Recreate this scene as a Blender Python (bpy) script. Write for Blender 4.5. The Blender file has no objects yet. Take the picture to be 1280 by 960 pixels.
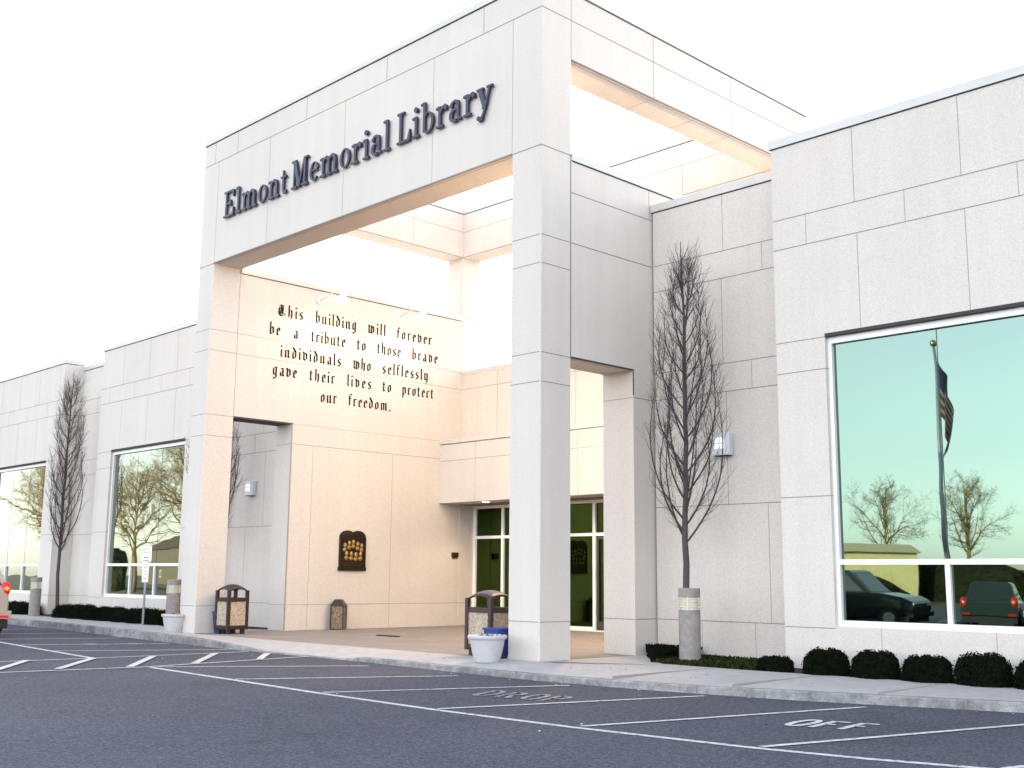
import bpy, math, random
from mathutils import Vector, Matrix
R = math.radians
sc = bpy.context.scene
col = sc.collection

# ------------------------------------------------------------------ camera
cam_d = bpy.data.cameras.new('camera'); cam = bpy.data.objects.new('camera', cam_d); col.objects.link(cam)
sc.camera = cam
cam_d.sensor_width = 36.0; cam_d.lens = 1425.08 / 1280 * 36.0
cam_d.clip_start = 0.1; cam_d.clip_end = 3000
YAW, PIT, ROL = R(45.6375), R(9.635), R(0.5198)
f0 = Vector((-math.sin(YAW), math.cos(YAW), 0)); r0 = Vector((math.cos(YAW), math.sin(YAW), 0)); u0 = Vector((0, 0, 1))
fw = f0 * math.cos(PIT) + u0 * math.sin(PIT); up = u0 * math.cos(PIT) - f0 * math.sin(PIT)
rr = r0 * math.cos(ROL) + up * math.sin(ROL); uu = up * math.cos(ROL) - r0 * math.sin(ROL)
M = Matrix((rr, uu, -fw)).transposed().to_4x4(); M.translation = (13.3375, -13.7178, 1.35)
cam.matrix_world = M
sc.render.resolution_x = 1024; sc.render.resolution_y = 768

# ------------------------------------------------------------------ sky, sun, exposure
SUN_EL = 17.0
S = Vector((-0.28, 0.96, 0)).normalized() * math.cos(R(SUN_EL)) + Vector((0, 0, math.sin(R(SUN_EL))))
w = bpy.data.worlds.new('World'); sc.world = w; w.use_nodes = True
nt = w.node_tree; nt.nodes.clear()
sky = nt.nodes.new('ShaderNodeTexSky'); sky.sky_type = 'NISHITA'; sky.sun_disc = False
sky.sun_elevation = R(SUN_EL); sky.sun_rotation = math.atan2(S.x, S.y)
sky.air_density = 1.0; sky.dust_density = 1.0; sky.ozone_density = 1.0
hs = nt.nodes.new('ShaderNodeHueSaturation'); hs.inputs['Saturation'].default_value = 0.34
bg = nt.nodes.new('ShaderNodeBackground'); bg.inputs['Strength'].default_value = 0.15
wo = nt.nodes.new('ShaderNodeOutputWorld')
nt.links.new(sky.outputs[0], hs.inputs['Color']); nt.links.new(hs.outputs[0], bg.inputs['Color']); nt.links.new(bg.outputs[0], wo.inputs[0])
sd = bpy.data.lights.new('sun', 'SUN'); sd.energy = 3.0; sd.angle = R(0.5); sd.color = (1.0, 0.86, 0.66)
so = bpy.data.objects.new('sun', sd); col.objects.link(so)
so.rotation_euler = S.to_track_quat('Z', 'Y').to_euler(); so.location = (0, 0, 60)
vs = sc.view_settings
vs.view_transform = 'Standard'; vs.look = 'None'; vs.gamma = 1.0; vs.use_curve_mapping = False
vs.exposure = 2.48
WARM = (1.0, 0.76, 0.46); GOLDEN = (1.0, 0.69, 0.35)
FLOOD_W, FILL_FLOOD_W, SOFFIT_W = 18.0, 155.0, 20.0
sc.cycles.max_bounces = 8; sc.cycles.diffuse_bounces = 5; sc.cycles.caustics_reflective = False; sc.cycles.caustics_refractive = False
sc.cycles.sample_clamp_indirect = 6.0
sc.cycles.use_denoising = True

# ------------------------------------------------------------------ materials
def newmat(name):
    m = bpy.data.materials.new(name); m.use_nodes = True
    n = m.node_tree.nodes; b = n['Principled BSDF']
    return m, n, m.node_tree.links, b
def plain(name, c, rough=0.6, metal=0.0, emit=None, es=0.0, var=0.0, scale=8.0, bump=0.0, bscale=60.0, spec=0.4):
    m, n, l, b = newmat(name)
    b.inputs['Base Color'].default_value = (*c, 1); b.inputs['Roughness'].default_value = rough; b.inputs['Metallic'].default_value = metal
    b.inputs['Specular IOR Level'].default_value = spec
    if emit: b.inputs['Emission Color'].default_value = (*emit, 1); b.inputs['Emission Strength'].default_value = es
    if var or bump:
        tc = n.new('ShaderNodeTexCoord')
    if var:
        t = n.new('ShaderNodeTexNoise'); t.inputs['Scale'].default_value = scale; t.inputs['Detail'].default_value = 6; l.new(tc.outputs['Object'], t.inputs['Vector'])
        r = n.new('ShaderNodeValToRGB'); r.color_ramp.elements[0].position = 0.3; r.color_ramp.elements[1].position = 0.7
        r.color_ramp.elements[0].color = (*[x * (1 - var) for x in c], 1); r.color_ramp.elements[1].color = (*[min(1, x * (1 + var)) for x in c], 1)
        l.new(t.outputs['Fac'], r.inputs['Fac']); l.new(r.outputs['Color'], b.inputs['Base Color'])
    if bump:
        t2 = n.new('ShaderNodeTexNoise'); t2.inputs['Scale'].default_value = bscale; t2.inputs['Detail'].default_value = 4; l.new(tc.outputs['Object'], t2.inputs['Vector'])
        bp = n.new('ShaderNodeBump'); bp.inputs['Strength'].default_value = bump; bp.inputs['Distance'].default_value = 0.02
        l.new(t2.outputs['Fac'], bp.inputs['Height']); l.new(bp.outputs['Normal'], b.inputs['Normal'])
    return m
def layered(name, c, layers, rough=0.85, bump=0.15, bscale=80, spec=0.25):
    """base colour times several noise layers: (scale vector, low factor, high factor, p0, p1)"""
    m, n, l, b = newmat(name)
    b.inputs['Roughness'].default_value = rough; b.inputs['Specular IOR Level'].default_value = spec
    tc = n.new('ShaderNodeTexCoord'); prev = None
    for (s, lo, hi, p0, p1) in layers:
        mp = n.new('ShaderNodeMapping'); mp.inputs['Scale'].default_value = s; l.new(tc.outputs['Object'], mp.inputs['Vector'])
        t = n.new('ShaderNodeTexNoise'); t.inputs['Scale'].default_value = 1.0; t.inputs['Detail'].default_value = 5; t.inputs['Roughness'].default_value = 0.6
        l.new(mp.outputs[0], t.inputs['Vector'])
        r = n.new('ShaderNodeValToRGB'); e = r.color_ramp.elements
        e[0].position = p0; e[1].position = p1
        lo = lo if isinstance(lo, tuple) else (lo,) * 3; hi = hi if isinstance(hi, tuple) else (hi,) * 3
        e[0].color = (*lo, 1); e[1].color = (*hi, 1); l.new(t.outputs['Fac'], r.inputs['Fac'])
        mx = n.new('ShaderNodeMix'); mx.data_type = 'RGBA'; mx.blend_type = 'MULTIPLY'; mx.inputs[0].default_value = 1.0
        if prev is None: mx.inputs[6].default_value = (*c, 1)
        else: l.new(prev, mx.inputs[6])
        l.new(r.outputs['Color'], mx.inputs[7]); prev = mx.outputs[2]
    l.new(prev, b.inputs['Base Color'])
    if bump:
        t2 = n.new('ShaderNodeTexNoise'); t2.inputs['Scale'].default_value = bscale; t2.inputs['Detail'].default_value = 3; l.new(tc.outputs['Object'], t2.inputs['Vector'])
        bp = n.new('ShaderNodeBump'); bp.inputs['Strength'].default_value = bump; bp.inputs['Distance'].default_value = 0.01
        l.new(t2.outputs['Fac'], bp.inputs['Height']); l.new(bp.outputs['Normal'], b.inputs['Normal'])
    return m

CONC = layered('precast_concrete', (0.615, 0.565, 0.528), [((0.22, 0.22, 0.3), 0.96, 1.03, .3, .7), ((3.2, 3.2, 0.16), 0.972, 1.012, .35, .65), ((30, 30, 30), 0.95, 1.04, .35, .65), ((75, 75, 75), 0.86, 1.10, .35, .65)])
JOINT = plain('joint_sealant', (0.24, 0.22, 0.21), 0.9)
JOINT2 = plain('joint_pale', (0.30, 0.28, 0.27), 0.9)
COPE = plain('coping_metal', (0.55, 0.54, 0.53), 0.45, 0.0, var=0.05, scale=2)
SHADOWGAP = plain('shadow_gap_and_trim', (0.05, 0.045, 0.045), 0.9)  # near-black colour stands in for the shaded gap under copings; also trims openings
ALU = plain('white_aluminium', (0.78, 0.78, 0.78), 0.35, var=0.03, scale=3)
DARKTRIM = plain('dark_trim', (0.045, 0.04, 0.038), 0.5)
def glass(name, c, wav):
    m, n, l, b = newmat(name)
    b.inputs['Metallic'].default_value = 1.0; b.inputs['Roughness'].default_value = 0.012; b.inputs['Base Color'].default_value = (*c, 1)
    tc = n.new('ShaderNodeTexCoord'); t = n.new('ShaderNodeTexNoise'); t.inputs['Scale'].default_value = 0.9; t.inputs['Detail'].default_value = 1
    l.new(tc.outputs['Object'], t.inputs['Vector'])
    bp = n.new('ShaderNodeBump'); bp.inputs['Strength'].default_value = wav * 1.6; bp.inputs['Distance'].default_value = 0.05
    l.new(t.outputs['Fac'], bp.inputs['Height']); l.new(bp.outputs['Normal'], b.inputs['Normal'])
    return m
MIRROR = glass('reflective_green_glass', (0.125, 0.175, 0.155), 0.03)
_n = MIRROR.node_tree.nodes; _l = MIRROR.node_tree.links
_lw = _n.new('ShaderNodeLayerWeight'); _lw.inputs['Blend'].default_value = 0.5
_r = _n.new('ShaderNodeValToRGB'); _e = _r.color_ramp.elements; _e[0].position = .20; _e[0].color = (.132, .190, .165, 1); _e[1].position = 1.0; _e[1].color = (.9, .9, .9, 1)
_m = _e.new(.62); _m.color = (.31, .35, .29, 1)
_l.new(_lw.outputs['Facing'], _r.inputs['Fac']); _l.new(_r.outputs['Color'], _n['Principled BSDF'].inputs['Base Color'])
DKGLASS = glass('dark_green_glass', (0.042, 0.075, 0.018), 0.02)
ASPH = layered('asphalt', (0.061, 0.0615, 0.083), [((0.22, 0.22, 1), 0.84, 1.12, .3, .7), ((1.1, 0.8, 1), 0.84, 1.03, .30, .44), ((24, 24, 24), 0.62, 1.42, .36, .64), ((70, 70, 70), 0.50, 1.60, .38, .62)], 0.9, 0.7, 60)
def cracks(m, scale, width, dark):
    n = m.node_tree.nodes; l = m.node_tree.links; b = n['Principled BSDF']; src = b.inputs['Base Color'].links[0].from_socket
    tc = n.new('ShaderNodeTexCoord'); nz = n.new('ShaderNodeTexNoise'); nz.inputs['Scale'].default_value = 1.3; nz.inputs['Detail'].default_value = 6
    l.new(tc.outputs['Object'], nz.inputs['Vector'])
    ad = n.new('ShaderNodeMix'); ad.data_type = 'RGBA'; ad.blend_type = 'ADD'; ad.inputs[0].default_value = .9
    l.new(tc.outputs['Object'], ad.inputs[6]); l.new(nz.outputs['Color'], ad.inputs[7])
    v = n.new('ShaderNodeTexVoronoi'); v.feature = 'DISTANCE_TO_EDGE'; v.inputs['Scale'].default_value = scale; l.new(ad.outputs[2], v.inputs['Vector'])
    r = n.new('ShaderNodeValToRGB'); e = r.color_ramp.elements; e[0].position = width * .4; e[1].position = width; e[0].color = (dark, dark, dark, 1); e[1].color = (1, 1, 1, 1)
    l.new(v.outputs['Distance'], r.inputs['Fac'])
    mx = n.new('ShaderNodeMix'); mx.data_type = 'RGBA'; mx.blend_type = 'MULTIPLY'; mx.inputs[0].default_value = 1
    l.new(src, mx.inputs[6]); l.new(r.outputs['Color'], mx.inputs[7]); l.new(mx.outputs[2], b.inputs['Base Color'])
cracks(ASPH, .20, .004, .78)
ROADG = layered('ground_cover', (0.075, 0.075, 0.05), [((0.05, 0.05, 1), 0.7, 1.2, .3, .7)], 0.95, 0.0)
SIDEW = layered('sidewalk_concrete', (0.42, 0.405, 0.41), [((0.6, 0.6, 1), 0.88, 1.08, .3, .7), ((6, 6, 6), 0.9, 1.06, .35, .65), ((90, 90, 90), 0.82, 1.12, .35, .65)], 0.9, 0.2, 100)
KERBM = layered('kerb_concrete', (0.30, 0.295, 0.30), [((1.3, 1.3, 3), 0.62, 1.15, .35, .65), ((9, 9, 9), 0.7, 1.15, .35, .65), ((70, 70, 70), 0.8, 1.15, .35, .65)], 0.9, 0.3, 60)
AGG = layered('exposed_aggregate', (0.26, 0.225, 0.205), [((0.7, 0.7, 1), 0.86, 1.08, .3, .7), ((45, 45, 45), 0.72, 1.25, .35, .65), ((130, 130, 130), 0.7, 1.3, .35, .65)], 0.85, 0.3, 110)
SOIL = layered('mulch', (0.035, 0.026, 0.02), [((20, 20, 20), 0.5, 1.6, .35, .65), ((70, 70, 70), 0.6, 1.5, .35, .65)], 0.95, 0.6, 40)
def paint(name, c, worn):
    m, n, l, b = newmat(name); b.inputs['Roughness'].default_value = 0.8
    tc = n.new('ShaderNodeTexCoord'); t = n.new('ShaderNodeTexNoise'); t.inputs['Scale'].default_value = 14; t.inputs['Detail'].default_value = 8; t.inputs['Roughness'].default_value = 0.75
    l.new(tc.outputs['Object'], t.inputs['Vector'])
    r = n.new('ShaderNodeValToRGB'); r.color_ramp.elements[0].position = worn - 0.09; r.color_ramp.elements[1].position = worn + 0.07
    r.color_ramp.elements[0].color = (0.08, 0.08, 0.09, 1); r.color_ramp.elements[1].color = (*c, 1)
    l.new(t.outputs['Fac'], r.inputs['Fac']); l.new(r.outputs['Color'], b.inputs['Base Color'])
    return m
LINE = paint('white_road_paint', (0.54, 0.54, 0.55), 0.43)
FAINT = paint('worn_road_paint', (0.36, 0.36, 0.37), 0.52)
SIGNL = plain('navy_letters', (0.024, 0.024, 0.055), 0.4, 0.0)
INK = plain('black_letters', (0.010, 0.009, 0.008), 0.9, spec=0.05)
BROWN = plain('brown_powdercoat', (0.028, 0.014, 0.014), 0.35, var=0.1, scale=30, spec=0.5)
def pebbles(name, c0, c1):
    m, n, l, b = newmat(name); b.inputs['Roughness'].default_value = 0.8
    tc = n.new('ShaderNodeTexCoord'); v = n.new('ShaderNodeTexVoronoi'); v.inputs['Scale'].default_value = 64; l.new(tc.outputs['Object'], v.inputs['Vector'])
    r = n.new('ShaderNodeValToRGB'); e = r.color_ramp.elements; e[0].color = (*c0, 1); e[1].color = (*c1, 1); e[0].position = .15; e[1].position = .85
    sp = n.new('ShaderNodeSeparateColor'); l.new(v.outputs['Color'], sp.inputs[0]); l.new(sp.outputs[0], r.inputs['Fac']); l.new(r.outputs['Color'], b.inputs['Base Color'])
    bp = n.new('ShaderNodeBump'); bp.inputs['Strength'].default_value = .6; bp.inputs['Distance'].default_value = .01; bp.invert = True
    l.new(v.outputs['Distance'], bp.inputs['Height']); l.new(bp.outputs['Normal'], b.inputs['Normal'])
    return m
PEBBLE = pebbles('pebble_panel', (0.27, 0.21, 0.155), (0.52, 0.44, 0.35))
PEBDK = pebbles('pebble_panel_dark', (0.06, 0.045, 0.03), (0.34, 0.26, 0.17))
BLUEP = plain('blue_plastic', (0.012, 0.036, 0.20), 0.5)
POTM = plain('white_pot', (0.46, 0.46, 0.47), 0.55, var=0.06, scale=9, bump=0.1)
BOLL = layered('bollard_concrete', (0.27, 0.245, 0.235), [((8, 8, 8), 0.85, 1.1, .35, .65), ((80, 80, 80), 0.75, 1.2, .35, .65)], 0.85, 0.2, 90)
LENS = plain('lamp_lens', (0.75, 0.70, 0.52), 0.4)
WLAMP = plain('grey_white_metal', (0.60, 0.61, 0.66), 0.4)
LITPANE = plain('lit_lamp_pane', (0.9, 0.9, 0.92), 0.3, emit=(0.9, 0.93, 1), es=0.12)
BULB = plain('lit_flood_bulb', (1, 1, 1), 0.3, emit=(1, 0.86, 0.68), es=3.0)
BRONZE = plain('dark_bronze', (0.035, 0.024, 0.016), 0.4, 0.6, var=0.2, scale=20)
GOLD = plain('gilt_relief', (0.36, 0.22, 0.075), 0.45, 0.45, var=0.25, scale=40)
BARK = plain('bark', (0.07, 0.058, 0.060), 0.9, var=0.25, scale=30, bump=0.4, bscale=50)
TWIG = plain('twig', (0.075, 0.058, 0.062), 0.9, spec=0.1)
GTREE = plain('pale_bark', (0.24, 0.175, 0.075), 0.9, var=0.25, scale=5)
LEAF = plain('boxwood_leaf', (0.006, 0.009, 0.004), 0.9, var=0.45, scale=14, spec=0.05)
LEAF2 = plain('juniper_leaf', (0.028, 0.036, 0.010), 0.9, var=0.5, scale=6, spec=0.05)
STEEL = plain('galvanised_steel', (0.30, 0.31, 0.36), 0.45, 0.5)
SIGNW = plain('sign_white', (0.78, 0.77, 0.78), 0.45)
SIGNP = plain('sign_ink', (0.10, 0.10, 0.12), 0.5)
SIGNR = plain('sign_red_ink', (0.62, 0.34, 0.34), 0.5)
RUBBER = plain('tyre_rubber', (0.012, 0.012, 0.013), 0.8)
CARGLASS = plain('car_glass', (0.02, 0.03, 0.03), 0.05, spec=0.8)
REDLENS = plain('red_lens', (0.55, 0.012, 0.015), 0.15, emit=(1, 0.03, 0.02), es=0.05)
AMBER = plain('amber_lens', (0.75, 0.32, 0.05), 0.2, emit=(1, 0.5, 0.1), es=0.06)
CHROME = plain('alloy', (0.5, 0.5, 0.52), 0.3, 0.8)
BLACKP = plain('black_plastic', (0.015, 0.015, 0.016), 0.6)

# ------------------------------------------------------------------ mesh helpers
class MB:
    def __init__(s): s.v = []; s.f = []; s.m = []; s.smooth = False
    def add(s, vs, fs, m=0):
        o = len(s.v); s.v += [tuple(p) for p in vs]; s.f += [tuple(i + o for i in q) for q in fs]; s.m += [m] * len(fs)
    def box(s, x0, x1, y0, y1, z0, z1, m=0):
        v = [(x0, y0, z0), (x1, y0, z0), (x1, y1, z0), (x0, y1, z0), (x0, y0, z1), (x1, y0, z1), (x1, y1, z1), (x0, y1, z1)]
        s.add(v, [(0, 3, 2, 1), (4, 5, 6, 7), (0, 1, 5, 4), (1, 2, 6, 5), (2, 3, 7, 6), (3, 0, 4, 7)], m)
    def prism(s, pts, z0, z1, m=0):
        n = len(pts)
        s.add([(x, y, z0) for x, y in pts] + [(x, y, z1) for x, y in pts],
              [tuple(range(n - 1, -1, -1)), tuple(range(n, 2 * n))] + [(i, (i + 1) % n, n + (i + 1) % n, n + i) for i in range(n)], m)
    def cbox(s, x0, x1, y0, y1, z0, z1, c=0.018, m=0):
        s.prism([(x0 + c, y0), (x1 - c, y0), (x1, y0 + c), (x1, y1 - c), (x1 - c, y1), (x0 + c, y1), (x0, y1 - c), (x0, y0 + c)], z0, z1, m)
    def lathe(s, prof, n=24, m=0, c=(0, 0, 0), caps=True):
        o = len(s.v); k = len(prof)
        for (r, z) in prof:
            for i in range(n):
                a = 2 * math.pi * i / n; s.v.append((c[0] + r * math.cos(a), c[1] + r * math.sin(a), c[2] + z))
        for j in range(k - 1):
            for i in range(n):
                s.f.append((o + j * n + i, o + j * n + (i + 1) % n, o + (j + 1) * n + (i + 1) % n, o + (j + 1) * n + i)); s.m.append(m)
        if caps:
            s.f.append(tuple(o + i for i in range(n - 1, -1, -1))); s.m.append(m)
            s.f.append(tuple(o + (k - 1) * n + i for i in range(n))); s.m.append(m)
    def tube(s, pts, rads, n=6, m=0, cap=True):
        o = len(s.v); k = len(pts); pts = [Vector(p) for p in pts]
        d = (pts[1] - pts[0]).normalized(); ref = Vector((0, 0, 1)) if abs(d.z) < 0.9 else Vector((1, 0, 0))
        a = d.cross(ref).normalized()
        for j in range(k):
            if j == 0: d = pts[1] - pts[0]
            elif j == k - 1: d = pts[-1] - pts[-2]
            else: d = pts[j + 1] - pts[j - 1]
            d = d.normalized() if d.length > 1e-9 else Vector((0, 0, 1))
            a = (a - d * a.dot(d)); a = a.normalized() if a.length > 1e-6 else d.orthogonal().normalized(); b = d.cross(a)
            for i in range(n):
                t = 2 * math.pi * i / n; s.v.append(tuple(pts[j] + (a * math.cos(t) + b * math.sin(t)) * rads[j]))
        for j in range(k - 1):
            for i in range(n):
                s.f.append((o + j * n + i, o + j * n + (i + 1) % n, o + (j + 1) * n + (i + 1) % n, o + (j + 1) * n + i)); s.m.append(m)
        if cap:
            s.f.append(tuple(o + i for i in range(n - 1, -1, -1))); s.m.append(m)
            s.f.append(tuple(o + (k - 1) * n + i for i in range(n))); s.m.append(m)
    def ell(s, c, r, n=10, k=7, m=0):
        prof = [(max(1e-4, math.sin(math.pi * j / (k - 1))), -math.cos(math.pi * j / (k - 1))) for j in range(k)]
        o = len(s.v); s.lathe(prof, n, m, caps=False)
        for i in range(o, len(s.v)):
            x, y, z = s.v[i]; s.v[i] = (c[0] + x * r[0], c[1] + y * r[1], c[2] + z * r[2])
    # joint strips; front faces a few mm proud of the wall
    def jx(s, x0, x1, y, z, t=0.012, m=1): s.box(x0, x1, y - 0.003, y + 0.006, z - t / 2, z + t / 2, m)      # horizontal on a -Y wall
    def jxv(s, x, y, z0, z1, t=0.011, m=2): s.box(x - t / 2, x + t / 2, y - 0.002, y + 0.006, z0, z1, m)      # vertical on a -Y wall
    def jy(s, x, y0, y1, z, t=0.012, m=1): s.box(x - 0.006, x + 0.003, y0, y1, z - t / 2, z + t / 2, m)       # horizontal on a +X wall
    def jyv(s, x, y, z0, z1, t=0.011, m=2): s.box(x - 0.006, x + 0.002, y - t / 2, y + t / 2, z0, z1, m)
    def build(s, name, mats, parent=None, world=True, smooth=False):
        me = bpy.data.meshes.new(name)
        v = s.v
        if parent is not None and world:
            L = wloc(parent); v = [(a - L[0], b - L[1], c - L[2]) for a, b, c in v]
        me.from_pydata(v, [], s.f)
        for mt in (mats if isinstance(mats, (list, tuple)) else [mats]): me.materials.append(mt)
        me.polygons.foreach_set('material_index', s.m)
        if smooth: me.polygons.foreach_set('use_smooth', [True] * len(s.f))
        me.update()
        o = bpy.data.objects.new(name, me); col.objects.link(o)
        if parent is not None: o.parent = parent
        return o
def wloc(o):
    L = Vector((0, 0, 0))
    while o is not None: L = L + o.location; o = o.parent
    return L
def tag(o, label, cat, group=None):
    o['label'] = label; o['category'] = cat
    if group: o['group'] = group
    return o
def empty(name, loc, label, cat, group=None, rz=0.0):
    o = bpy.data.objects.new(name, None); col.objects.link(o); o.location = loc; o.rotation_euler = (0, 0, rz); o.empty_display_size = 0.3
    return tag(o, label, cat, group)
def struct(o, kind='structure'): o['kind'] = kind; return o
def kids(o): return [c for c in list(col.objects) if c.parent == o]
def dup(root, loc, rz=0.0, label=None, scale=None, base=None):
    r = root.copy(); col.objects.link(r); r.location = loc; r.rotation_euler = (0, 0, rz)
    if scale: r.scale = scale
    if label: r['label'] = label
    for ch in kids(root):
        c = ch.copy(); col.objects.link(c); c.parent = r
        for g in kids(ch):
            d = g.copy(); col.objects.link(d); d.parent = c
    return r
CM = [CONC, JOINT, JOINT2, SHADOWGAP]

# ------------------------------------------------------------------ ground
A = -0.13
g = MB(); g.add([(-900, -900, A - 0.012), (900, -900, A - 0.012), (900, 900, A - 0.012), (-900, 900, A - 0.012)], [(0, 1, 2, 3)])
struct(g.build('ground', ROADG))
g = MB(); g.add([(-60, -40, A - 0.004), (60, -40, A - 0.004), (60, 3, A - 0.004), (-60, 3, A - 0.004)], [(0, 1, 2, 3)])
struct(g.build('parking_lot', ASPH))
# kerb line: x, y, top z
KB = [(-48, 0.3, 0.045), (-32, 0.05, 0.045), (-20.8, -0.35, 0.045), (-17.3, -0.5, 0.045), (-13.6, -0.82, 0.05), (-10.0, -1.07, 0.04), (-8.4, -1.2, 0.0), (-7.2, -1.22, -0.06),
      (-6.3, -1.22, -0.118), (-3.9, -1.2, -0.118), (-3.2, -1.2, -0.055), (-1.57, -1.31, -0.045), (0.0, -1.42, -0.045), (1.34, -1.43, -0.045), (2.51, -1.36, -0.038), (3.41, -1.25, -0.036), (4.05, -1.13, -0.034), (5.4, -0.84, -0.018), (6.62, -0.42, -0.02), (7.76, 0.0, -0.02), (10, 0.55, -0.02), (15, 0.9, -0.02), (40, 1.0, -0.02)]
def kz(x, i):
    for a, b in zip(KB, KB[1:]):
        if a[0] <= x <= b[0]:
            t = (x - a[0]) / (b[0] - a[0]); return a[i] + (b[i] - a[i]) * t
    return KB[0][i] if x < KB[0][0] else KB[-1][i]
xs = sorted(set([p[0] for p in KB] + [-48 + i * 0.5 for i in range(177)]))
KW = 0.16
k = MB(); n = len(xs)
for x in xs:
    y, z = kz(x, 1), kz(x, 2); k.v += [(x, y, A - 0.05), (x, y + 0.012, z - 0.015), (x, y + 0.03, z), (x, y + KW, z)]
for i in range(n - 1):
    for j in range(3): k.f.append((i * 4 + j, (i + 1) * 4 + j, (i + 1) * 4 + j + 1, i * 4 + j + 1)); k.m.append(0)
for x in (-17.0, -13.8, -10.6, -8.0, -2.5, 0.9, 4.0, 7.2, 10.3):      # kerb joints
    y, z = kz(x, 1), kz(x, 2); k.box(x - 0.008, x + 0.008, y - 0.004, y + KW, A, z + 0.003, 1)
struct(k.build('kerb', [KERBM, JOINT]))
def bedback(x):          # back edge of the front walk
    return 1.42 + 0.35 * max(0, min(1, (-x - 15) / 15)) if x < 0 else 1.25 + 0.45 * max(0, min(1, (x - 3) / 5))
s = MB()
for x in xs:
    y, z = kz(x, 1) + KW, kz(x, 2)
    yb = 0.0 if -11.9 <= x <= 0.0 else bedback(x)
    s.v += [(x, y, z - 0.001), (x, y + (yb - y) * 0.5, z * 0.35), (x, yb, 0.0)]
for i in range(n - 1):
    if xs[i] < -11.9 < xs[i + 1] or xs[i] < 0 < xs[i + 1]: pass
    for j in range(2): s.f.append((i * 3 + j, (i + 1) * 3 + j, (i + 1) * 3 + j + 1, i * 3 + j + 1)); s.m.append(0)
for x in (-19, -16.2, 2.6, 4.4, 6.2, 8.0):
    s.box(x - 0.006, x + 0.006, kz(x, 1) + KW, bedback(x), -0.03, 0.0035, 1)
# little triangle of paving beside the right hand doorway
s.add([(0.0, 0.0, 0.0), (1.6, 1.0, 0.0), (1.55, 1.25, 0.0), (0.0, 2.75, 0.0)], [(0, 1, 2, 3)])
s.add([(-11.9, 0.0, 0.0), (-11.9, 2.6, 0.0), (-13.2, 1.4, 0.0)], [(0, 1, 2)])
struct(s.build('sidewalk', [SIDEW, JOINT2]))
e = MB(); e.add([(-11.92, -0.0, 0.001), (0.0, 0.0, 0.001), (0.0, 8.9, 0.001), (-11.92, 8.9, 0.001)], [(0, 1, 2, 3)])
for x in (-8.9, -6.0, -3.0): e.box(x - 0.005, x + 0.005, 0.0, 8.8, -0.02, 0.003, 1)
for y in (2.9, 5.8): e.box(-11.2, -0.75, y - 0.005, y + 0.005, -0.02, 0.0035, 1)
struct(e.build('entrance_floor', [AGG, JOINT2]))
b = MB()
b.add([(1.56, 1.0, -0.015), (40, 1.0, -0.015), (40, 4, -0.015), (0, 4, -0.015), (0, 2.7, -0.015)], [(0, 1, 2, 3, 4)])
b.add([(-48, 1.3, -0.015), (-13.1, 1.3, -0.015), (-11.9, 2.5, -0.015), (-11.9, 4, -0.015), (-48, 4, -0.015)], [(0, 1, 2, 3, 4)])
struct(b.build('planting_bed', SOIL))

# painted markings, quads laid on the asphalt
pm = MB()
def stripe(a, c, wd, m=0, z=A):
    a = Vector((*a, 0)); c = Vector((*c, 0)); d = (c - a).normalized(); p = Vector((-d.y, d.x, 0)) * wd / 2
    pm.add([(a - p).xy[:] + (z,), (c - p).xy[:] + (z,), (c + p).xy[:] + (z,), (a + p).xy[:] + (z,)], [(0, 1, 2, 3)], m)
def pline(pts, wd, m=0, z=A):
    P = [Vector((*q, 0)) for q in pts]; o = len(pm.v)
    for i, q in enumerate(P):
        d = (P[min(i + 1, len(P) - 1)] - P[max(i - 1, 0)]).normalized(); nn = Vector((-d.y, d.x, 0)) * wd / 2
        pm.v += [(q.x - nn.x, q.y - nn.y, z), (q.x + nn.x, q.y + nn.y, z)]
    for i in range(len(P) - 1): pm.f.append((o + 2 * i, o + 2 * i + 2, o + 2 * i + 3, o + 2 * i + 1)); pm.m.append(m)
pline([(-4.38, -4.62), (-1.56, -4.78), (0.83, -4.93), (3.2, -5.0), (5.26, -4.94), (7.29, -4.75), (8.27, -4.56), (9.16, -4.3), (12, -3.6), (16, -2.9)], 0.10)
for a, c in (((-4.2, -4.5), (-2.32, -1.7)), ((-1.5, -4.73), (0.07, -1.83)), ((0.85, -4.86), (2.2, -1.65)), ((3.2, -4.93), (4.28, -1.35)), ((5.3, -4.85), (6.3, -0.92)), ((7.32, -4.66), (8.3, -0.95)), ((9.3, -4.2), (10.3, -0.4))):
    stripe(a, c, 0.085, z=A + 0.004)
pline([(-36, -2.2), (-22, -3.0), (-12.55, -3.9), (-9.24, -4.22), (-6.65, -4.46)], 0.10)
pline([(-6.82, -6.3), (-6.7, -4.4), (-6.62, -1.35)], 0.085, z=A + 0.004)
pline([(-4.62, -7.0), (-4.28, -4.7), (-4.76, -1.25)], 0.085, z=A + 0.008)
for a, c in (((-6.62, -4.5), (-4.7, -5.95)), ((-6.45, -3.45), (-4.42, -4.9)), ((-6.5, -2.15), (-4.5, -3.7)), ((-5.95, -1.35), (-4.65, -2.35)), ((-6.78, -5.6), (-4.7, -7.0))):
    stripe(a, c, 0.13, z=A + 0.012)
for a, c in (((-8.96, -4.2), (-7.43, -1.33)), ((-11.27, -3.95), (-9.9, -1.3)), ((-13.7, -3.75), (-12.57, -1.1)), ((-16.2, -3.45), (-15.2, -0.9)), ((-18.8, -3.2), (-17.9, -0.7))):
    stripe(a, c, 0.085, z=A + 0.004)
def pavetext(o, u, v, letters, m):
    for i, L in enumerate(letters):
        for st in L: pline([(o[0] + u[0] * (i + q[0]) + v[0] * q[1], o[1] + u[1] * (i + q[0]) + v[1] * q[1]) for q in st], 0.075, m, A + 0.004)
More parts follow.
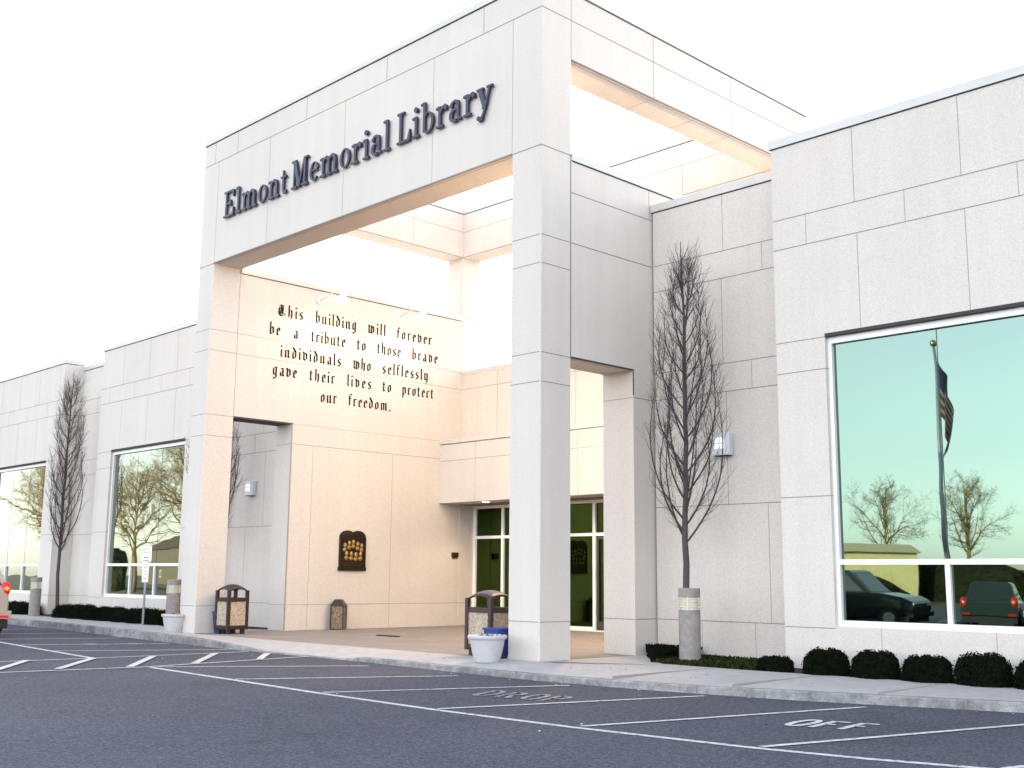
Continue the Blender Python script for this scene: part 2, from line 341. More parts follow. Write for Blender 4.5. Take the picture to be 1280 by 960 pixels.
def arc(cx, cy, rx, ry, a0, a1, n=14): return [(cx + rx * math.cos(R(a0 + (a1 - a0) * i / n)), cy + ry * math.sin(R(a0 + (a1 - a0) * i / n))) for i in range(n + 1)]
gO = [arc(.32, .5, .30, .5, 0, 360, 20)]; gF = [[(0, 0), (0, 1)], [(0.08, .96), (.55, .96)], [(0.05, .52), (.40, .52)]]
gD = [[(0, 0), (0, 1)], [(0, 1)] + arc(.2, .5, .38, .5, 90, -90, 10) + [(0, 0)]]
gR = [[(0, 0), (0, 1)], [(0, .97)] + arc(.25, .74, .28, .23, 90, -90, 8) + [(0, .5)], [(.25, .5), (.55, 0)]]
gP = [[(0, 0), (0, 1)], [(0, .97)] + arc(.25, .74, .28, .23, 90, -90, 8) + [(0, .5)]]
OFFO = (6.66, -3.17); OFFU = (0.42, -0.03)
def px_ground(px, py):     # a point of the asphalt given as a direction from the viewpoint, used once to set out the stencils
    d = fw + rr * ((px - 640) / 1425.08) - uu * ((py - 480) / 1425.08); t = (A - 1.35) / d.z
    return (13.3375 + d.x * t, -13.7178 + d.y * t)
o_ = px_ground(1013, 909); u_ = px_ground(1050, 911.6); v_ = px_ground(1045, 902)
U = (u_[0] - o_[0], u_[1] - o_[1]); V = (v_[0] - o_[0], v_[1] - o_[1])
pavetext((o_[0] - U[0], o_[1] - U[1]), U, V, [gO, gF, gF], 0)
o_ = px_ground(592, 869); u_ = px_ground(619, 871.3); v_ = px_ground(621, 863.5)
U = (u_[0] - o_[0], u_[1] - o_[1]); V = (v_[0] - o_[0], v_[1] - o_[1])
pavetext(o_, U, V, [gD, gR, gO, gP], 1)
# worn wheelchair stencil in the left stall
pavetext((-11.0, -2.9), (0.9, 0.1), (0.35, 1.0), [[arc(.4, .3, .35, .28, 60, -200, 14), [(.3, .95), (.35, .55), (.7, .5), (.9, .1)], arc(.3, 1.05, .09, .08, 0, 360, 8)]], 1)
struct(pm.build('painted_markings', [LINE, FAINT]))

# ------------------------------------------------------------------ library building
lib = empty('library_building', (-6, 6, 0), 'pale precast concrete library with tall open entrance frame and long window wings', 'building')
XL, XT, DC, TH = -11.915, -11.22, 0.77, 0.74
ZS = (0.63, 4.66, 5.17, 6.75, 7.26)
ZB, ZT, Z9, Z8 = 8.9, 12.08, 10.74, 11.52
WT = 8.80
# front right column and left pier
for (x0, x1, nm) in ((-TH, 0.0, 'column'), (XL, XT, 'column')):
    c = MB(); c.cbox(x0, x1, 0.0, DC, 0, ZB)
    for z in ZS: c.jx(x0 + .018, x1 - .018, 0.0, z); c.jy(x1, .018, DC - .018 if x1 == 0 else DC, z)
    c.jx(x0, x1, 0.0, ZB - .004, .018)
    if x1 == 0: c.jy(x1, 0.02, DC, ZB - .004, .018); c.jyv(0.0, DC - 0.012, ZS[2], WT, .03, 1)
    c.build(nm, CM, lib)
for (x0, x1) in ((-TH, 0.0), (XL, XT)):
    c = MB(); c.cbox(x0, x1, 8.22, 8.9, 0, Z9); c.jy(x1, 8.24, 8.88, 8.9); c.build('column', CM, lib)
# top beams
fb = MB(); fb.box(XL, 0.0, 0.0, DC, ZB, ZT)
fb.jx(XL, 0, 0, Z8, .016)
for x in (-11.4, -10.35, -7.41, -4.5, -1.54): fb.jxv(x, 0, Z8 + .01, ZT, .013, 1 if x > -11 else 2)
for x in (-11.2, -8.87, -5.92, -2.98, -TH): fb.jxv(x, 0, ZB, Z8 - .01, .011)
fb.jy(0, 0, DC, Z8, .016); fb.jyv(0, DC, Z9, ZT, .014)
fb.box(XL + .7, -TH, -0.004, 0.03, ZB - 0.004, ZB + 0.022, 1)
fb.box(XT + .02, -TH, .09, .105, ZB - .003, ZB + .01, 2)
fb.build('beam', CM, lib)
rb = MB(); rb.box(-TH, 0.0, DC, 8.9, Z9, ZT)
rb.jy(0, DC, 8.9, Z8, .016)
for y in (3.19, 5.85): rb.jyv(0, y, Z9, Z8 - .01, .013, 1); rb.jyv(0, y, Z8 + .01, ZT, .013, 1)
rb.jyv(0, 8.32, Z8 + .01, ZT, .013, 1); rb.box(-.03, .004, DC, 8.2, Z9 - .004, Z9 + .018, 1)
for y in (3.19, 4.6, 5.85): rb.box(-TH + .01, -.01, y - .006, y + .006, Z9 - .003, Z9 + .01, 2)
rb.box(-.10, -.085, DC, 8.2, Z9 - .003, Z9 + .01, 2)
rb.build('beam', CM, lib)
lb = MB(); lb.box(XL, XT, DC, 8.9, Z9, ZT); lb.jy(XT, DC, 8.22, Z8, .014, 2); lb.box(XT - .02, XT + .003, DC, 8.22, Z9 - .003, Z9 + .014, 2)
for y in (2.4, 4.3, 6.3): lb.jyv(XT, y, Z9, ZT, .011)
lb.build('beam', CM, lib)
bb = MB(); bb.box(XT, -TH, 8.22, 8.9, Z9, ZT); bb.jx(XT, -TH, 8.22, Z8, .014, 2); bb.box(XT, -TH, 8.217, 8.24, Z9 - .003, Z9 + .014, 2)
for x in (-8.9, -6.0, -3.1): bb.jxv(x, 8.22, Z9, ZT, .012)
bb.build('beam', CM, lib)
# copings of the frame
def coping(x0, x1, y0, y1, z, h=0.13, ov=0.03, gap=0.014):
    c = MB(); c.box(x0 - .006, x1 + .006, y0 - .006, y1 + .006, z - gap, z + .004, 1); c.box(x0 - ov, x1 + ov, y0 - ov, y1 + ov, z + .004, z + h)
    return c.build('coping', [COPE, SHADOWGAP], lib)
coping(XL, 0, 0, .77, ZT); coping(-TH, 0, .80 + .03, 8.9, ZT); coping(XL, XT, .83, 8.9, ZT); coping(XT + .03, -TH - .03, 8.22, 8.9, ZT)
# inner rim of the front and back beams seen against the sky
# side walls with doorways
tw = MB(); tw.box(XL, XT, DC, 2.45, 5.17, WT); tw.box(XL, XT, 2.45, 8.22, 0, WT); tw.box(XL, XT, 8.905, 10.0, 0, 7.2)
for z in ZS:
    y0 = 2.46 if z < 5.17 else DC
    if z == 5.17: tw.jy(XT, 2.47, 8.2, z, .010, 2); continue
    tw.jy(XT, y0, 8.22, z, .013, 2 if z in (6.75, 7.26) else 1); pass
tw.jy(XT, 8.22, 9.9, .63, .013)
for y in (3.13, 5.75): tw.jyv(XT, y, .0, 4.65, .010)
tw.box(XT - .03, XT + .004, DC, 2.5, 5.166, 5.19, 3); tw.box(XT - .006, XT + .004, 2.448, 2.49, 0, 5.166, 2)
tw.box(XL + .02, XT - .1, DC, 2.44, 5.164, 5.18, 3)
for z in (.63, 4.66): tw.box(XL + .01, XT - .01, 2.447, 2.46, z - .006, z + .006, 1)
tw.build('side_wall', CM, lib)
rw = MB(); rw.box(-TH, 0, DC, 2.47, 5.17, WT); rw.box(-TH, 0, 2.47, 8.22, 0, WT)
rw.jy(0, DC, 8.2, 8.2, .016); rw.jy(0, DC, 3.06, 7.26, .016); rw.jy(0, 2.48, 3.06, 4.66, .015); rw.jy(0, 2.48, 3.06, .63, .015); rw.jyv(0, 3.0, 8.2, WT, .012, 1)
rw.box(-.035, .004, DC, 2.50, 5.166, 5.19, 3); rw.box(-.006, .0025, 2.467, 2.49, 4.7, 5.166, 3)
rw.box(-.13, -.115, DC, 2.46, 5.167, 5.18, 2)
for z in (.63, 4.66): rw.box(-TH + .01, -.012, 2.467, 2.48, z - .006, z + .006, 1)
rw.build('side_wall', CM, lib)
coping(XL, XT, DC + .035, 8.18, WT, .14); coping(-TH, 0, DC + .035, 8.18, WT, .14)
# back wall above the entrance canopy and the canopy itself
bw = MB(); bw.box(XT, -TH, 8.22, 8.9, 3.42, 7.16); bw.jx(XT, -TH, 8.22, 6.74, .013)
for x in (-9.68, -6.7, -3.7): bw.jxv(x, 8.22, 5.2, 7.16, .011)
bw.build('back_wall', CM, lib); coping(XT + .03, -TH - .03, 8.25, 8.9, 7.16, .12)
cp = MB(); cp.box(XT, -TH, 7.454, 8.21, 3.40, 5.06); cp.jx(XT, -TH, 7.454, 4.58, .013)
for x in (-9.73, -5.93, -3.0): cp.jxv(x, 7.454, 3.4, 5.06, .012)
cp.build('canopy', CM, lib); coping(XT + .03, -TH - .03, 7.46, 8.15, 5.06, .11)
sf = MB(); sf.box(XT, -TH, 8.215, 8.83, 3.385, 3.415); sf.build('canopy_soffit', plain('soffit_board', (0.22, 0.17, 0.13), .7), lib)
dl = MB(); dl.lathe([(.10, 0), (.10, -.02), (.085, -.024)], 16, 0, (-9.6, 7.75, 3.40)); dl.build('canopy_downlight', plain('lit_downlight', (1, .9, .7), .3, emit=(1, .85, .6), es=0.6), lib)
# storefront entrance
stf = MB(); YS = 8.84
def fr(x0, x1, z0, z1): stf.box(x0, x1, YS - .05, YS + .05, z0, z1)
for x in (XT, -10.06, -8.9, -7.75, -6.62, -4.9, -3.1, -TH - .09): fr(x, x + .09, 0.0, 3.38)
xs_ = [XT + .09, -10.06, -9.97, -8.9, -8.81, -7.75, -7.66, -6.62, -6.53, -4.9, -4.81, -3.1, -3.01, -TH - .09]
for a, c in zip(xs_[::2], xs_[1::2]):
    fr(a, c, 2.44, 2.52); fr(a, c, 0.0, .11) if not (-6.6 < a < -5) else fr(a, c, 0, .03)
    fr(a, c, 3.30, 3.38)
stfo = stf.build('storefront', ALU, lib)
pn = MB(); pn.box(XT + .05, -TH - .02, YS + .012, YS + .03, .02, 3.34); pn.build('pane', DKGLASS, stfo)
for a, c in ((-6.50, -5.69), (-5.67, -4.93)):
    d = MB(); d.box(a, a + .07, YS - .03, YS + .005, .04, 2.43); d.box(c - .07, c, YS - .03, YS + .005, .04, 2.43); d.box(a + .07, c - .07, YS - .03, YS + .005, 2.35, 2.43); d.box(a + .07, c - .07, YS - .03, YS + .005, .04, .26)
    do = d.build('entrance_door', DARKTRIM, lib)
    h = MB(); hx = c - .11 if a < -6 else a + .11; h.tube([(hx, YS - .05, .95), (hx, YS - .09, 1.0), (hx, YS - .09, 1.35), (hx, YS - .05, 1.4)], [.014] * 4, 8); h.build('handle', ALU, do)
# wings: recess walls, bays
def wall_y(name, x0, x1, y, zt, vert, xo=None, z5=True, ends=True):
    m = MB(); m.box(x0, x1, y, y + .4, 0, zt)
    for z in (.63, 2.65, 4.66, 5.17, 6.75, 7.26): m.jx(x0, x1, y, z, .014)
    for (x, a, c) in vert: m.jxv(x, y, a, c, .011)
    o = m.build(name, CM, lib); coping(x0, x1, y, y + .4, zt, .15); return o
wall_y('recess_wall', 0.04, 3.25, 3.06, 8.34, [(1.65, 7.27, 8.33), (2.47, 6.76, 7.25), (1.6, 5.18, 6.74), (2.2, 4.67, 5.16), (1.65, 2.66, 4.65), (2.46, .64, 2.64), (1.03, 0, .62), (2.14, 0, .62)])
wall_y('recess_wall', -15.2, XL - .04, 3.06, 8.34, [(-13.55, 7.27, 8.33), (-12.9, 6.76, 7.25), (-13.5, 5.18, 6.74), (-12.75, 4.67, 5.16), (-13.9, 4.67, 5.16), (-13.35, 2.66, 4.65), (-14.2, .64, 2.64), (-12.6, 0, .62)])
wall_y('recess_wall', -25.2, -22.2, 3.06, 8.34, [(-23.3, 7.27, 8.33), (-24.0, 6.76, 7.25), (-23.4, 5.18, 6.74), (-23.1, 2.66, 4.65)])
wall_y('recess_wall', 10.2, 14.0, 3.06, 8.34, [(12.0, 0, 8.3)])
def bay(x0, x1, wx0, wx1, y, zt=8.52):
    m = MB(); zh, zs = 5.17, 0.66
    m.box(x0, x1, y, y + .45, zh, zt); m.box(x0, wx0, y, y + .45, 0, zh); m.box(wx1, x1, y, y + .45, 0, zh); m.box(wx0, wx1, y, y + .45, 0, zs)
    m.box(x0, x0 + .4, y + .45, 3.06, 0, zt); m.box(x1 - .4, x1, y + .45, 3.06, 0, zt)
    for z in (6.75, 7.26): m.jx(x0, x1, y, z, .014)
    for z in (.63, 2.65, 4.66, 5.17):
        m.jx(x0, wx0, y, z, .013); m.jx(wx1, x1, y, z, .013)
        if z < 5: m.box(wx0 - .005, wx0 + .003, y, y + .14, z - .006, z + .006, 1)
    for z in (.63, 2.65, 4.66, 6.75, 7.26): m.jy(x1, y, 3.06, z, .013)
    xx = x0 + 1.5
    while xx < x1 - .3: m.jxv(xx, y, 7.27, zt, .011); m.jxv(xx + .02, y, 5.2, 6.74, .011); xx += 1.73
    xx = x0 + .62
    while xx < x1 - .2: m.jxv(xx, y, 6.76, 7.25, .011); xx += 1.71
    xx = wx0 + .75
    while xx < wx1 - .2: m.jxv(xx, y, 0, zs, .008); xx += 1.7
    m.box(wx0, wx1, y - .004, y + .10, zh - .004, zh + .05, 3)
    m.build('bay_wall', CM, lib); coping(x0, x1, y, y + .45, zt, .15)
    for (ca, cb2) in ((x0 - .03, x0 + .4), (x1 - .4, x1 + .03)):
        c2 = MB(); c2.box(ca, cb2, y + .485, 3.06, zt + .004, zt + .15); c2.build('coping', COPE, lib)
    f_ = MB(); yg = y + .15; t = .065
    f_.box(wx0, wx0 + t, yg - .07, yg + .05, zs, zh); f_.box(wx1 - t, wx1, yg - .07, yg + .05, zs, zh)
    f_.box(wx0 + t, wx1 - t, yg - .07, yg + .05, zs, zs + .09); f_.box(wx0 + t, wx1 - t, yg - .07, yg + .05, zh - .11, zh)
    f_.box(wx0 + t, wx1 - t, yg - .065, yg + .05, 1.59, 1.67)
    nb = round((wx1 - wx0) / 1.55); st = (wx1 - wx0 - 2 * t) / nb
    for i in range(1, nb):
        x = wx0 + t + st * i; f_.box(x - .035, x + .035, yg - .06, yg + .05, zs + .09, 1.59)
        f_.box(x - .006, x + .006, yg - .004, yg + .05, 1.67, zh - .11, 1)
    fo = f_.build('window', [ALU, DARKTRIM], lib)
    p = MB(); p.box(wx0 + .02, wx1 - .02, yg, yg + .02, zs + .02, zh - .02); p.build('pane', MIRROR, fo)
bay(3.24, 10.2, 4.13, 9.35, 2.23)
bay(-22.2, -15.2, -21.22, -16.5, 2.36)
bay(-32.2, -25.2, -31.0, -26.2, 2.36)
rf = MB()
rf.box(-33, XL - .03, 3.46, 20, 0, 7.9); rf.box(.03, 14.0, 3.46, 20, 0, 7.9); rf.box(XL, 0, 10.0, 20, 0, 7.0); rf.box(-48, -32.2, 3.0, 20, 0, 8.2); rf.box(XT, -TH, 8.93, 10.0, 3.45, 7.0); rf.box(-32, -25.4, 2.9, 3.46, 0, 7.9); rf.box(-22, -15.4, 2.9, 3.46, 0, 7.9); rf.box(3.4, 10, 2.9, 3.46, 0, 7.9)
rf.build('roof_block', CONC, lib)

# ------------------------------------------------------------------ raised sign letters
def ribbon(mb, pts, ws, y0, y1, m=0):
    """a stroke of varying width in the X-Z plane, extruded from y0 (front) to y1"""
    n = len(pts); L = []; Rr = []
    for i in range(n):
        a = Vector(pts[max(i - 1, 0)]); c = Vector(pts[min(i + 1, n - 1)]); d = (c - a); d = d.normalized() if d.length > 0 else Vector((1, 0))
        nn = Vector((-d.y, d.x)) * ws[i] / 2; p = Vector(pts[i]); L.append(p + nn); Rr.append(p - nn)
    o = len(mb.v)
    for i in range(n):
        mb.v += [(L[i].x, y0, L[i].y), (Rr[i].x, y0, Rr[i].y), (L[i].x, y1, L[i].y), (Rr[i].x, y1, Rr[i].y)]
    def F(*q): mb.f.append(tuple(o + i for i in q)); mb.m.append(m)
    for i in range(n - 1):
        a, c = i * 4, i * 4 + 4
        F(a, a + 1, c + 1, c); F(a + 2, c + 2, c + 3, a + 3); F(a, c, c + 2, a + 2); F(a + 1, a + 3, c + 3, c + 1)
    F(0, 2, 3, 1); e = (n - 1) * 4; F(e, e + 1, e + 3, e + 2)
ST, TN, XH = .106, .046, .66
def stem(x, z0, z1): return ([(x, z0), (x, z1)], [ST, ST])
def serif(x0, x1, z): return ([(x0, z), (x1, z)], [.07, .07])
def bowl(cx, cz, rx, rz, a0, a1, n=18, thick=ST, thin=TN):
    P = arc(cx, cz, rx, rz, a0, a1, n); return (P, [thin + (thick - thin) * abs(math.cos(R(a0 + (a1 - a0) * i / n))) ** 1.3 for i in range(n + 1)])
def dot(cx, cz, r=.085): return ([(cx - r * math.cos(math.pi * i / 10), cz) for i in range(11)], [max(.01, 2 * r * math.sin(math.pi * i / 10)) for i in range(11)])
def archn(x0, x1): return ([(x0 + .03, .50), (x0 + .10, .60), (x0 + .20, .635), (x1 - .06, .59), (x1, .46), (x1, .035)], [.05, .08, .11, .14, ST, ST])
def flag(x, z): return ([(x - .17, z - .05), (x - .02, z - .035)], [.06, .09])
GL = {
 'E': (.78, [stem(.18, .035, .965), ([(.02, .965), (.66, .965)], [.07, .07]), ([(.02, .035), (.69, .035)], [.07, .07]), ([(.2, .5), (.48, .5)], [.07, .07]), ([(.48, .38), (.48, .62)], [.06, .06]), ([(.64, .96), (.665, .72)], [.12, .03]), ([(.67, .04), (.70, .30)], [.14, .03])]),
 'L': (.72, [stem(.18, .035, .965), serif(.02, .36, .965), ([(.02, .035), (.62, .035)], [.07, .07]), ([(.60, .04), (.645, .36)], [.14, .03])]),
 'M': (1.0, [([(.15, .035), (.15, .965)], [.075, .075]), serif(.0, .30, .035), serif(.0, .24, .965), ([(.17, .99), (.46, .02)], [.17, .17]), ([(.46, .02), (.76, .99)], [.075, .075]), stem(.79, .035, .965), serif(.63, .96, .035), serif(.74, .96, .965)]),
 'l': (.36, [stem(.17, .035, 1.0), serif(.02, .33, .035), flag(.17, 1.0)]),
 'i': (.36, [stem(.17, .035, XH), serif(.02, .33, .035), flag(.17, XH), dot(.16, .88)]),
 'o': (.62, [bowl(.30, .33, .215, .31, 0, 362, 30)]),
 'n': (.70, [stem(.17, .035, XH), serif(.02, .32, .035), flag(.17, XH), archn(.17, .52), serif(.39, .67, .035)]),
 'm': (1.04, [stem(.17, .035, XH), serif(.02, .31, .035), flag(.17, XH), archn(.17, .50), serif(.38, .63, .035), archn(.50, .84), serif(.71, .99, .035)]),
 't': (.42, [([(.18, .86), (.18, .60), (.18, .16), (.24, .06), (.34, .06), (.39, .12)], [.05, ST, ST, .14, .09, .04]), ([(.03, .62), (.37, .62)], [.065, .065])]),
 'e': (.58, [bowl(.29, .33, .20, .31, 15, 320, 26), ([(.12, .37), (.48, .37)], [.055, .055])]),
 'r': (.54, [stem(.17, .035, XH), serif(.02, .34, .035), flag(.17, XH), ([(.22, .46), (.31, .60), (.42, .62), (.47, .56)], [.05, .09, .11, .12]), dot(.44, .545, .06)]),
 'a': (.60, [([(.09, .50), (.16, .60), (.28, .635), (.38, .58), (.405, .46), (.405, .14), (.46, .05), (.56, .06)], [.13, .09, .08, .13, ST, ST, .12, .05]), bowl(.26, .20, .165, .175, 60, 300, 16, .14, .07), dot(.12, .50, .06)]),
 'b': (.66, [stem(.16, .06, 1.0), flag(.16, 1.0), bowl(.33, .33, .215, .31, 140, -140, 24)]),
 'y': (.66, [([(.13, .64), (.34, .06)], [.165, .15]), ([(.54, .64), (.30, -.10), (.20, -.26), (.10, -.28)], [.07, .075, .09, .10]), serif(.0, .28, .635), serif(.42, .66, .635), dot(.09, -.22, .07)]),
}
def sign_word(word, x0, x1, zb, cap, par):
    adv = [GL[ch][0] for ch in word]; sp = .045
    tot = sum(adv) + sp * (len(word) - 1); sx = (x1 - x0) / tot; x = x0
    for ch, ad in zip(word, adv):
        mb = MB()
        for i, (pts, ws) in enumerate(GL[ch][1]):
            # horizontal scale is set by the word length, heights by the cap height
            q = [(x + p[0] * sx, zb + p[1] * cap) for p in pts]
            k = (sx + cap) / 2
            ribbon(mb, q, [wd * k for wd in ws], -0.085 - .0016 * i, -0.035 + .0012 * i)
        for px_, pz_ in ((.2, .1),): mb.tube([(x + px_ * sx, -.06, zb + .05), (x + px_ * sx, .0, zb + .05)], [.012, .012], 6)
        mb.build('letter', SIGNL, par); x += (ad + sp) * sx
sg = empty('wall_sign', (-6, -0.02, 9.92), 'raised dark navy serif lettering across the tall fascia beam above the entrance', 'sign')
sign_word('Elmont', -10.74, -7.98, 9.92, .655, sg)
sign_word('Memorial', -7.80, -4.22, 9.935, .66, sg)
sign_word('Library', -4.02, -1.20, 9.95, .66, sg)

# ------------------------------------------------------------------ blackletter inscription, drawn with a broad nib
NIB = (.080, .062)
def nib_poly(a, c):
    n = Vector(NIB); P = [Vector(a) - n, Vector(a) + n, Vector(c) + n, Vector(c) - n]; return P
mi = lambda x, t=1.0, f=.09: [[(x - .10, t - .13), (x, t - .02)], [(x, t - .02), (x, .10)], [(x, .10), (x + f, .0)]]
BL = {
 'i': (.30, mi(.12) + [[(.06, 1.47), (.16, 1.33)]]),
 'l': (.30, mi(.12, 1.62)),
 'n': (.72, mi(.12) + [[(.16, .84), (.38, 1.0)], [(.38, 1.0), (.50, .86)], [(.50, .86), (.50, .10)], [(.50, .10), (.60, .0)]]),
 'm': (1.05, mi(.12) + [[(.16, .84), (.34, 1.0)], [(.34, 1.0), (.46, .86)], [(.46, .86), (.46, .06)], [(.50, .84), (.68, 1.0)], [(.68, 1.0), (.80, .86)], [(.80, .86), (.80, .10)], [(.80, .10), (.90, .0)]]),
 'u': (.72, mi(.12) + [[(.16, .02), (.46, .16)], [(.44, 1.0), (.50, .92)], [(.50, .92), (.50, .10)], [(.50, .10), (.60, .0)]]),
 'o': (.64, [[(.12, .86), (.12, .14)], [(.12, .14), (.28, .0)], [(.28, .0), (.46, .16)], [(.46, .16), (.46, .84)], [(.46, .84), (.30, 1.0)], [(.30, 1.0), (.12, .86)]]),
 'e': (.56, [[(.12, .86), (.12, .14)], [(.12, .14), (.26, .0)], [(.26, .0), (.46, .12)], [(.12, .88), (.30, 1.0)], [(.30, 1.0), (.44, .80)], [(.44, .80), (.44, .62)], [(.14, .50), (.44, .60)]]),
 'a': (.66, [[(.14, .92), (.34, 1.0)], [(.34, 1.0), (.46, .88)], [(.46, .88), (.46, .10)], [(.46, .10), (.58, .0)], [(.46, .58), (.14, .44)], [(.14, .44), (.14, .12)], [(.14, .12), (.24, .0)], [(.24, .0), (.46, .14)]]),
 'b': (.66, [[(.06, 1.56), (.12, 1.62)], [(.12, 1.62), (.12, .14)], [(.12, .14), (.28, .0)], [(.28, .0), (.48, .16)], [(.48, .16), (.48, .82)], [(.48, .82), (.32, 1.0)], [(.32, 1.0), (.16, .88)]]),
 'v': (.66, [[(.02, 1.12), (.14, 1.02)], [(.14, 1.02), (.14, .16)], [(.14, .16), (.30, .0)], [(.30, .0), (.50, .18)], [(.50, .18), (.50, .80)], [(.50, .80), (.34, 1.0)], [(.34, 1.0), (.18, .88)]]),
 'd': (.66, [[(.12, .80), (.12, .14)], [(.12, .14), (.28, .0)], [(.28, .0), (.48, .16)], [(.48, .16), (.48, .92)], [(.48, .92), (.10, 1.50)], [(.12, .84), (.30, 1.0)], [(.30, 1.0), (.46, .92)]]),
 'h': (.70, [[(.06, 1.56), (.12, 1.62)], [(.12, 1.62), (.12, .06)], [(.16, .84), (.36, 1.0)], [(.36, 1.0), (.48, .86)], [(.48, .86), (.48, .12)], [(.48, .12), (.40, -.16)]]),
 'g': (.66, [[(.12, .86), (.12, .18)], [(.12, .18), (.28, .06)], [(.28, .06), (.46, .16)], [(.12, .88), (.28, 1.0)], [(.28, 1.0), (.58, .96)], [(.46, .92), (.46, -.30)], [(.46, -.30), (.30, -.48)], [(.30, -.48), (.10, -.38)]]),
 'p': (.66, [[(.02, .98), (.12, .90)], [(.12, .90), (.12, -.52)], [(.12, .14), (.28, .0)], [(.28, .0), (.48, .16)], [(.48, .16), (.48, .82)], [(.48, .82), (.32, 1.0)], [(.32, 1.0), (.14, .86)]]),
 'y': (.68, [[(.04, 1.0), (.14, .90)], [(.14, .90), (.14, .16)], [(.14, .16), (.30, .02)], [(.30, .02), (.50, .2)], [(.36, 1.02), (.50, .88)], [(.50, .88), (.50, -.20)], [(.50, -.20), (.26, -.50)]]),
 'r': (.50, mi(.12) + [[(.16, .84), (.30, 1.0)], [(.30, 1.0), (.42, .90)]]),
 's': (.54, [[(.44, .90), (.28, 1.0)], [(.28, 1.0), (.12, .86)], [(.12, .86), (.12, .64)], [(.12, .64), (.42, .38)], [(.42, .38), (.42, .14)], [(.42, .14), (.28, .0)], [(.28, .0), (.10, .10)]]),
 't': (.46, [[(.14, 1.30), (.14, .12)], [(.14, .12), (.28, .0)], [(.28, .0), (.38, .08)], [(.02, .98), (.36, .98)]]),
 'f': (.46, [[(.14, 1.38), (.14, .04)], [(.14, 1.38), (.28, 1.60)], [(.28, 1.60), (.42, 1.50)], [(.02, .98), (.36, .98)]]),
 'c': (.54, [[(.12, .86), (.12, .14)], [(.12, .14), (.26, .0)], [(.26, .0), (.44, .12)], [(.12, .88), (.28, 1.0)], [(.28, 1.0), (.42, .88)]]),
 'w': (1.0, [[(.02, 1.12), (.12, 1.0)], [(.12, 1.0), (.12, .14)], [(.12, .14), (.26, .0)], [(.26, .0), (.44, .12)], [(.36, 1.08), (.46, .98)], [(.46, .98), (.46, .12)], [(.46, .12), (.60, .0)], [(.60, .0), (.80, .18)], [(.80, .18), (.80, .80)], [(.80, .80), (.64, 1.0)], [(.64, 1.0), (.50, .86)]]),
 '.': (.34, [[(.06, .13), (.17, -.01)]]),
 'T': (1.05, [[(.12, 1.30), (.30, 1.48)], [(.30, 1.48), (.62, 1.36)], [(.62, 1.36), (.92, 1.52)], [(.16, 1.10), (.10, .60)], [(.10, .60), (.20, .16)], [(.20, .16), (.48, .0)], [(.48, .0), (.86, .18)], [(.42, 1.30), (.36, .30)], [(.62, 1.28), (.60, .26)], [(.16, 1.10), (.34, 1.26)], [(.86, .18), (.90, .36)]]),
}
def wall_word(word, ya, yb, zb, xh, par):
    sp = .20; adv = [BL[c][0] for c in word]; tot = sum(adv) + sp * (len(word) - 1) - .12
    k = (yb - ya) / tot; y = ya; mb = MB(); kx = min(k, xh * 1.15)
    for ch, ad in zip(word, adv):
        off = (ad * k - ad * kx) / 2
        for i, (a, c) in enumerate(BL[ch][1]):
            P = nib_poly(a, c); d = XT + .010 + .0008 * i; o = len(mb.v)
            # nib sweep: hexagon hull of the moved nib bar, simplified to a quad with its own depth
            for p in P: mb.v.append((d, y + off + p.x * kx, zb + p.y * xh))
            for p in P: mb.v.append((XT - .001, y + off + p.x * kx, zb + p.y * xh))
            mb.f += [tuple(o + q for q in t) for t in ((0, 1, 2, 3), (4, 7, 6, 5), (0, 4, 5, 1), (1, 5, 6, 2), (2, 6, 7, 3), (3, 7, 4, 0))]; mb.m += [0] * 6
        y += (ad + sp) * k
    mb.build('word', INK, par)
ins = empty('wall_inscription', (XT, 4.5, 6.9), 'five lines of black blackletter writing on the warm lit side wall above the plaque', 'inscription')
LINES = [(7.915, [('This', 1.89, 2.64), ('building', 3.05, 4.36), ('will', 4.77, 5.36), ('forever', 5.78, 7.03)]),
         (7.40, [('be', 1.67, 1.97), ('a', 2.36, 2.53), ('tribute', 2.94, 4.01), ('to', 4.42, 4.70), ('those', 5.11, 5.91), ('brave', 6.34, 7.27)]),
         (6.86, [('individuals', 2.02, 3.89), ('who', 4.32, 4.89), ('selflessly', 5.3, 6.93)]),
         (6.366, [('gave', 1.81, 2.52), ('their', 2.93, 3.71), ('lives', 4.13, 4.92), ('to', 5.33, 5.62), ('protect', 6.02, 7.14)]),
         (5.84, [('our', 3.3, 3.79), ('freedom.', 4.2, 5.62)])]
for zb, ws in LINES:
    for (wd, a, c) in ws: wall_word(wd, a, c, zb, .195, ins)

